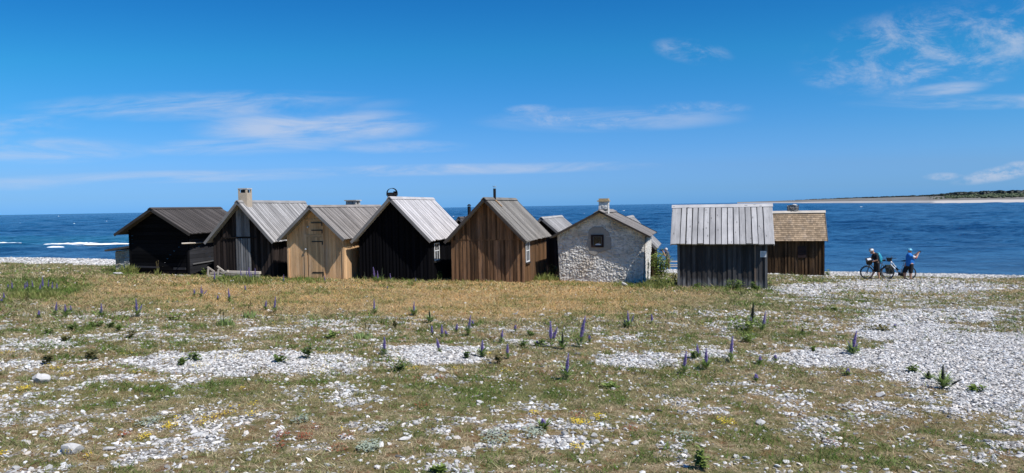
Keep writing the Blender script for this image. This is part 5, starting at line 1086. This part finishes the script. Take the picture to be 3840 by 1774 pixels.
# right cyclist, taking a photo (faces right and away)
b2 = atd(3160+1218/4.957, 860+938/4.957, 38.6); b2.z = gz(b2.x, b2.y)
P2 = empty('person', b2, 0, 'stout cyclist in a bright blue jersey and light blue helmet, holding up a phone', 'person', 'people on the shore')
hd = (.10, .03, 1.49); fdir = (.9, .35, .02); hc, hb = head_chain(hd, fdir, (.06, .02, 1.36)); hip = Vector((.06, 0, .84))
ch = hc + [[(hip, .18), ((.08, 0, 1.02), .19), ((.06, 0, 1.20), .17), ((.05, 0, 1.31), .11)], [((.0,-.17,1.28), .075), ((.1,.17,1.28), .075)]]
for sy_, fx in ((-1, .06), (1, -.12)):
    ch += [[(hip + Vector((fx*.5, sy_*.10, 0)), .12), ((fx*1.1+.0, sy_*.11, .46), .075), ((fx*1.05, sy_*.11, .30), .068), ((fx, sy_*.11, .08), .046)]]
ch += [[((.06,-.20,1.27), .062), ((.30,-.19,1.17), .050), ((.46,-.10,1.36), .034)], [((.12,.20,1.27), .062), ((.34,.24,1.18), .050), ((.50,.10,1.37), .034)]]
ch += hand_chains((.465,-.095,1.37), (.55,.1,.8), (-.5,-.6,.2), (0,1,0), .7) + hand_chains((.50,.10,1.37), (.5,-.2,.8), (.2,.9,.1), (-.2,-1,0), .7)
blobmesh('body', ch, M['skin'], P2, .009, 3, hb); face(P2, hd, fdir)
blobmesh('jersey', [[((.07,0,.80), .200), ((.09,0,1.0), .215), ((.06,0,1.2), .185), ((.05,0,1.31), .125)], [((.0,-.17,1.28), .09), ((.1,.17,1.28), .09)], [((.06,-.20,1.27), .078), ((.13,-.20,1.23), .074)], [((.12,.20,1.27), .078), ((.2,.21,1.23), .074)]], M['blue_jersey'], P2, .013)
blobmesh('sleeve', [[((.13,-.20,1.235), .077), ((.23,-.195,1.20), .068)]], M['white_cloth'], P2, .011); blobmesh('sleeve_cuff', [[((.235,-.195,1.195), .068), ((.275,-.192,1.18), .062)]], M['red_cloth'], P2, .011)
blobmesh('sleeve', [[((.2,.21,1.23), .077), ((.28,.23,1.20), .068)]], M['white_cloth'], P2, .011)
blobmesh('shorts', [[((.07,0,.86), .196), ((.06,0,.76), .185)], [((.09,-.10,.80), .135), ((.07,-.11,.45), .112)], [((.02,.10,.80), .135), ((-.12,.11,.45), .112)]], M['black_cloth'], P2, .013)
helmet(P2, Vector(hd)+Vector((-.01,0,.05)), (.9,.3,-.10), M['helmet_blue'], 1.05); shoe(P2, (.06,-.11,0), (.8,.4,0)); shoe(P2, (-.12,.11,0), (.8,.4,0))
mb = MB(); mb.box((0,0,0), (.15,.012,.075)); ph = mb.build('phone', M['bag_black'], loc=b2 + Vector((.585,-.02,1.47))); ph.rotation_euler = (R(8),0,R(20)); tag(ph, 'dark phone held up by the cyclist in blue', 'phone')
# man with a camera behind the gap
b3 = atd(2380+725/5.95, 900+722/5.95, 52.); b3.z = min(b3.z, gz(b3.x, b3.y)+.02) if abs(b3.z-gz(b3.x, b3.y)) < .4 else gz(b3.x, b3.y)
P3 = empty('person', b3, 0, 'white haired man in a grey shirt and brown trousers, aiming a camera out to sea', 'person', 'people on the shore')
hd = (-.09, .02, 1.62); fdir = (-.85, .45, .0); hc, hb = head_chain(hd, fdir, (-.04, 0, 1.48)); hip = Vector((.06, 0, .94))
ch = hc + [[(hip, .14), ((.04,0,1.15), .14), ((.0,0,1.34), .15), ((-.02,0,1.44), .10)], [((-.04,-.18,1.41), .066), ((.04,.18,1.41), .066)]]
for sy_, fx in ((-1, .12), (1, -.12)): ch += [[(hip + Vector((0, sy_*.09, 0)), .10), ((fx*.6, sy_*.10, .5), .065), ((fx, sy_*.11, .08), .042)]]
ch += [[((-.03,-.20,1.39), .056), ((-.17,-.22,1.18), .046), ((-.26,-.08,1.46), .032)], [((.02,.20,1.39), .056), ((-.16,.28,1.2), .046), ((-.28,.10,1.46), .032)]] + hand_chains((-.26,-.08,1.47), (-.6,.3,.7), (-.3,-.9,.1), (0,1,0), .8) + hand_chains((-.28,.10,1.47), (-.6,0,.7), (0,.9,.1), (0,-1,0), .8)
blobmesh('body', ch, M['skin'], P3, .010, 3, hb); face(P3, hd, fdir)
blobmesh('shirt', [[((.06,0,.96), .155), ((.04,0,1.15), .153), ((.0,0,1.34), .165), ((-.02,0,1.43), .112)], [((-.04,-.18,1.41), .08), ((.04,.18,1.41), .08)], [((-.03,-.20,1.39), .07), ((-.10,-.21,1.29), .064)], [((.02,.20,1.39), .07), ((-.07,.24,1.3), .064)]], M['shirt_grey'], P3, .013)
blobmesh('trousers', [[((.06,0,.97), .150), ((.06,0,.88), .152)], [((.06,-.09,.92), .112), ((.08,-.10,.5), .085), ((.12,-.11,.06), .065)], [((.06,.09,.92), .112), ((-.06,.10,.5), .085), ((-.12,.11,.06), .065)]], M['trouser'], P3, .013)
blobmesh('hair', [[((-.06,0,1.65), .088), ((-.03,0,1.62), .085)]], M['hair_white'], P3, .012); shoe(P3, (.12,-.11,0), (-.8,.3,0)); shoe(P3, (-.12,.11,0), (-.8,.3,0))
mb = MB(); mb.box((0,0,0), (.07,.13,.10)); mb.tube([(-.03,0,0), (-.20,0,0)], [.042,.048], 14); kc = mb.build('camera', M['bag_black'], loc=b3 + Vector((-.30,.05,1.57))); kc.rotation_euler = (0,0,R(-26)); tag(kc, 'black camera with a long lens held by the white haired man', 'camera')

def bicycle(loc, rz, label, fm, fm2, lowstep=False):
    o = empty('bicycle', loc, rz, label, 'bicycle', 'bicycles on the shore'); r = .345; wb = 1.08; fa = Vector((-wb/2, 0, r)); ra = Vector((wb/2, 0, r)); bb = Vector((.10, 0, .29)); hd_t = Vector((-.34, 0, .96)); hd_b = Vector((-.375, 0, .80)); st = Vector((.25, 0, .80)); sad = Vector((.285, 0, .98))
    for c in (fa, ra):
        w = empty('wheel', c); w.parent = o
        mb = MB(); mb.ring((0,0,0), r-.020, .022, (0,1,0), 48, 8); mb.build('tyre', M['rubber'], w, True); mb = MB(); mb.ring((0,0,0), r-.052, .011, (0,1,0), 48, 6); mb.build('rim', M['alu'], w, True)
        mb = MB()
        for k in range(28): q = k*math.pi*2/28; e = Vector((math.cos(q), 0, math.sin(q))); mb.tube([e*.02 + Vector((0,.03*(-1)**k,0)), e*(r-.055)], .0022, 3, cap=False)
        mb.build('spokes', M['alu'], w); mb = MB(); mb.tube([(0,-.06,0), (0,.06,0)], .024, 10); mb.build('hub', M['iron'], w)
        mb = MB(); mb.ring((0,0,0), r+.022, .012, (0,1,0), 30, 5, arc=(R(200), R(345)) if c is fa else (R(195), R(350))); mg = mb.build('mudguard', M['iron'], w, True)
    mb = MB()
    if lowstep: mb.tube([hd_b - Vector((.0,0,.0)), Vector((-.08,0,.47)), bb], .032, 10); mb.tube([hd_t, Vector((-.02,0,.52)), Vector((.17,0,.52))], .019, 8)
    else: mb.tube([hd_b, bb], .024, 10); mb.tube([hd_t - Vector((0,0,.06)), st], .019, 10)
    mb.tube([hd_t + (hd_t-hd_b)*.05, hd_b - (hd_t-hd_b)*.1], .023, 10); mb.tube([bb, st], .019, 10)
    for s in (-.05, .05): mb.tube([bb + Vector((0,s*.6,0)), ra + Vector((0,s,0))], .012, 6); mb.tube([st + Vector((0,s*.4,-.04)), ra + Vector((0,s,0))], .010, 6)
    mb.build('frame', fm, o, True)
    mb = MB(); mb.box(bb + Vector((.0,0,-.02)), (.20,.09,.13)); mb.tube([hd_b*.5+bb*.5+Vector((.03,0,.07)), hd_b*.25+bb*.75+Vector((.02,0,.08))], .045, 8); mb.build('motor', M['iron'], o)
    mb = MB()
    for s in (-.055, .055): mb.tube([hd_b + Vector((0,s*.6,-.02)), hd_b*.5+fa*.5+Vector((-.01,s,0)), fa + Vector((0,s,0))], .014, 8)
    mb.build('fork', fm2, o, True); mb = MB(); mb.tube([hd_t, hd_t + Vector((.03,0,.12))], .017, 8); q = hd_t + Vector((.01,0,.14)); mb.tube([q + Vector((.14,-.29,.03)), q + Vector((.02,-.18,.04)), q, q + Vector((.02,.18,.04)), q + Vector((.14,.29,.03))], .013, 8); mb.tube([q + Vector((-.05,-.2,.0)), q + Vector((-.06,-.2,.10))], .008, 6); mb.build('handlebar', M['iron'], o, True)
    mb = MB(); mb.ball(q + Vector((-.06,-.2,.13)), (.015,.04,.03), 8, 5); mb.build('mirror', M['alu'], o); mb = MB(); mb.tube([st, sad - Vector((0,0,.03))], .014, 8); mb.build('seat_post', M['alu'], o)
    blobmesh('saddle', [[(sad + Vector((-.13,0,0)), .022), (sad + Vector((.02,0,.005)), .04), (sad + Vector((.10,0,.01)), .05)], [(sad + Vector((.09,-.05,.01)), .04), (sad + Vector((.09,.05,.01)), .04)]], M['black_cloth'], o, .012)
    mb = MB(); mb.ring(bb + Vector((0,-.06,0)), .085, .007, (0,1,0), 24, 5)
    for s in (-1, 1): e = bb + Vector((.12*s, s*.09, -.11*s)); mb.tube([bb + Vector((0,s*.06,0)), e], .011, 6); mb.box(e + Vector((0,s*.05,0)), (.09,.09,.022))
    mb.build('crank', M['iron'], o); mb = MB(); mb.tube([ra + Vector((-.08,.06,-.02)), Vector((wb/2-.30,.20,.0))], .010, 6); mb.build('kickstand', M['iron'], o)
    mb = MB()
    for s in (-.06, .06): mb.tube([Vector((.30,s,.74)), Vector((.74,s,.74))], .007, 5); mb.tube([Vector((.60,s,.74)), ra + Vector((0,s,0))], .006, 5)
    for x in (.32, .5, .72): mb.tube([Vector((x,-.06,.74)), Vector((x,.06,.74))], .006, 5)
    mb.build('rack', M['iron'], o); return o
def bag(loc, rz, sx_, sy_, sz_, label, mat, lid=None, name='pannier', taper=.85):
    o = empty(name, loc, rz, label, 'bag'); bm = bmesh.new(); bmesh.ops.create_cube(bm, size=1)
    for v in bm.verts: k = 1 if v.co.z > 0 else taper; v.co = Vector((v.co.x*sx_*k, v.co.y*sy_*k, v.co.z*sz_))
    bmesh.ops.bevel(bm, geom=bm.edges[:], offset=min(sx_, sy_, sz_)*.16, segments=3, affect='EDGES'); me = bpy.data.meshes.new('pouch'); bm.to_mesh(me); bm.free(); link('pouch', me, M[mat], o)
    mb = MB(); mb.box((0,0,sz_*.42), (sx_*1.03,sy_*1.04,sz_*.2)); mb.build('flap', M[mat], o); 
    for s in (-.28, .28): mb = MB(); mb.board((s*sx_-.012, -sy_*.55, -sz_*.25), (0,0,sz_*.7), (.024,0,0), (0,-.006,0)); mb.build('buckle_strap', M['iron'], o)
    if lid: mb = MB(); mb.box((0,0,sz_*.545), (sx_*.6,sy_*.6,.008)); mb.build('map', M['paper'], o)
    return o
def shore(px, py, y): p = atd(px, py, y); p.z = gz(p.x, p.y); return p
bk1 = shore(3160+645/4.957, 1040, 39.45); bicycle(bk1, R(-5), 'black bicycle standing behind the bowed cyclist in black', M['iron'], M['iron'])
bk2 = shore(3160+1032/4.957, 1044, 38.9); bicycle(bk2, R(-9), 'white and black electric bicycle between the two cyclists', M['bike_white'], M['iron'], True)
bag(bk1 + Vector((.575,-.16,.50)), R(-5), .42, .16, .48, 'dark green pannier on the rear rack of the black bicycle', 'bag_green')
hb_ = bag(b1 + Vector((-.33,-.04,.94)), R(-10), .30, .24, .34, 'black handlebar bag with a white map on its lid, under the bowed cyclist', 'bag_black', True, 'handlebar_bag'); hb_.rotation_euler = (R(38), R(-12), R(-10))
bag(bk2 + Vector((-.50,-.02,1.06)), R(-9), .24, .2, .2, 'dark handlebar bag on the white and black bicycle', 'bag_black', None, 'handlebar_bag', .7)
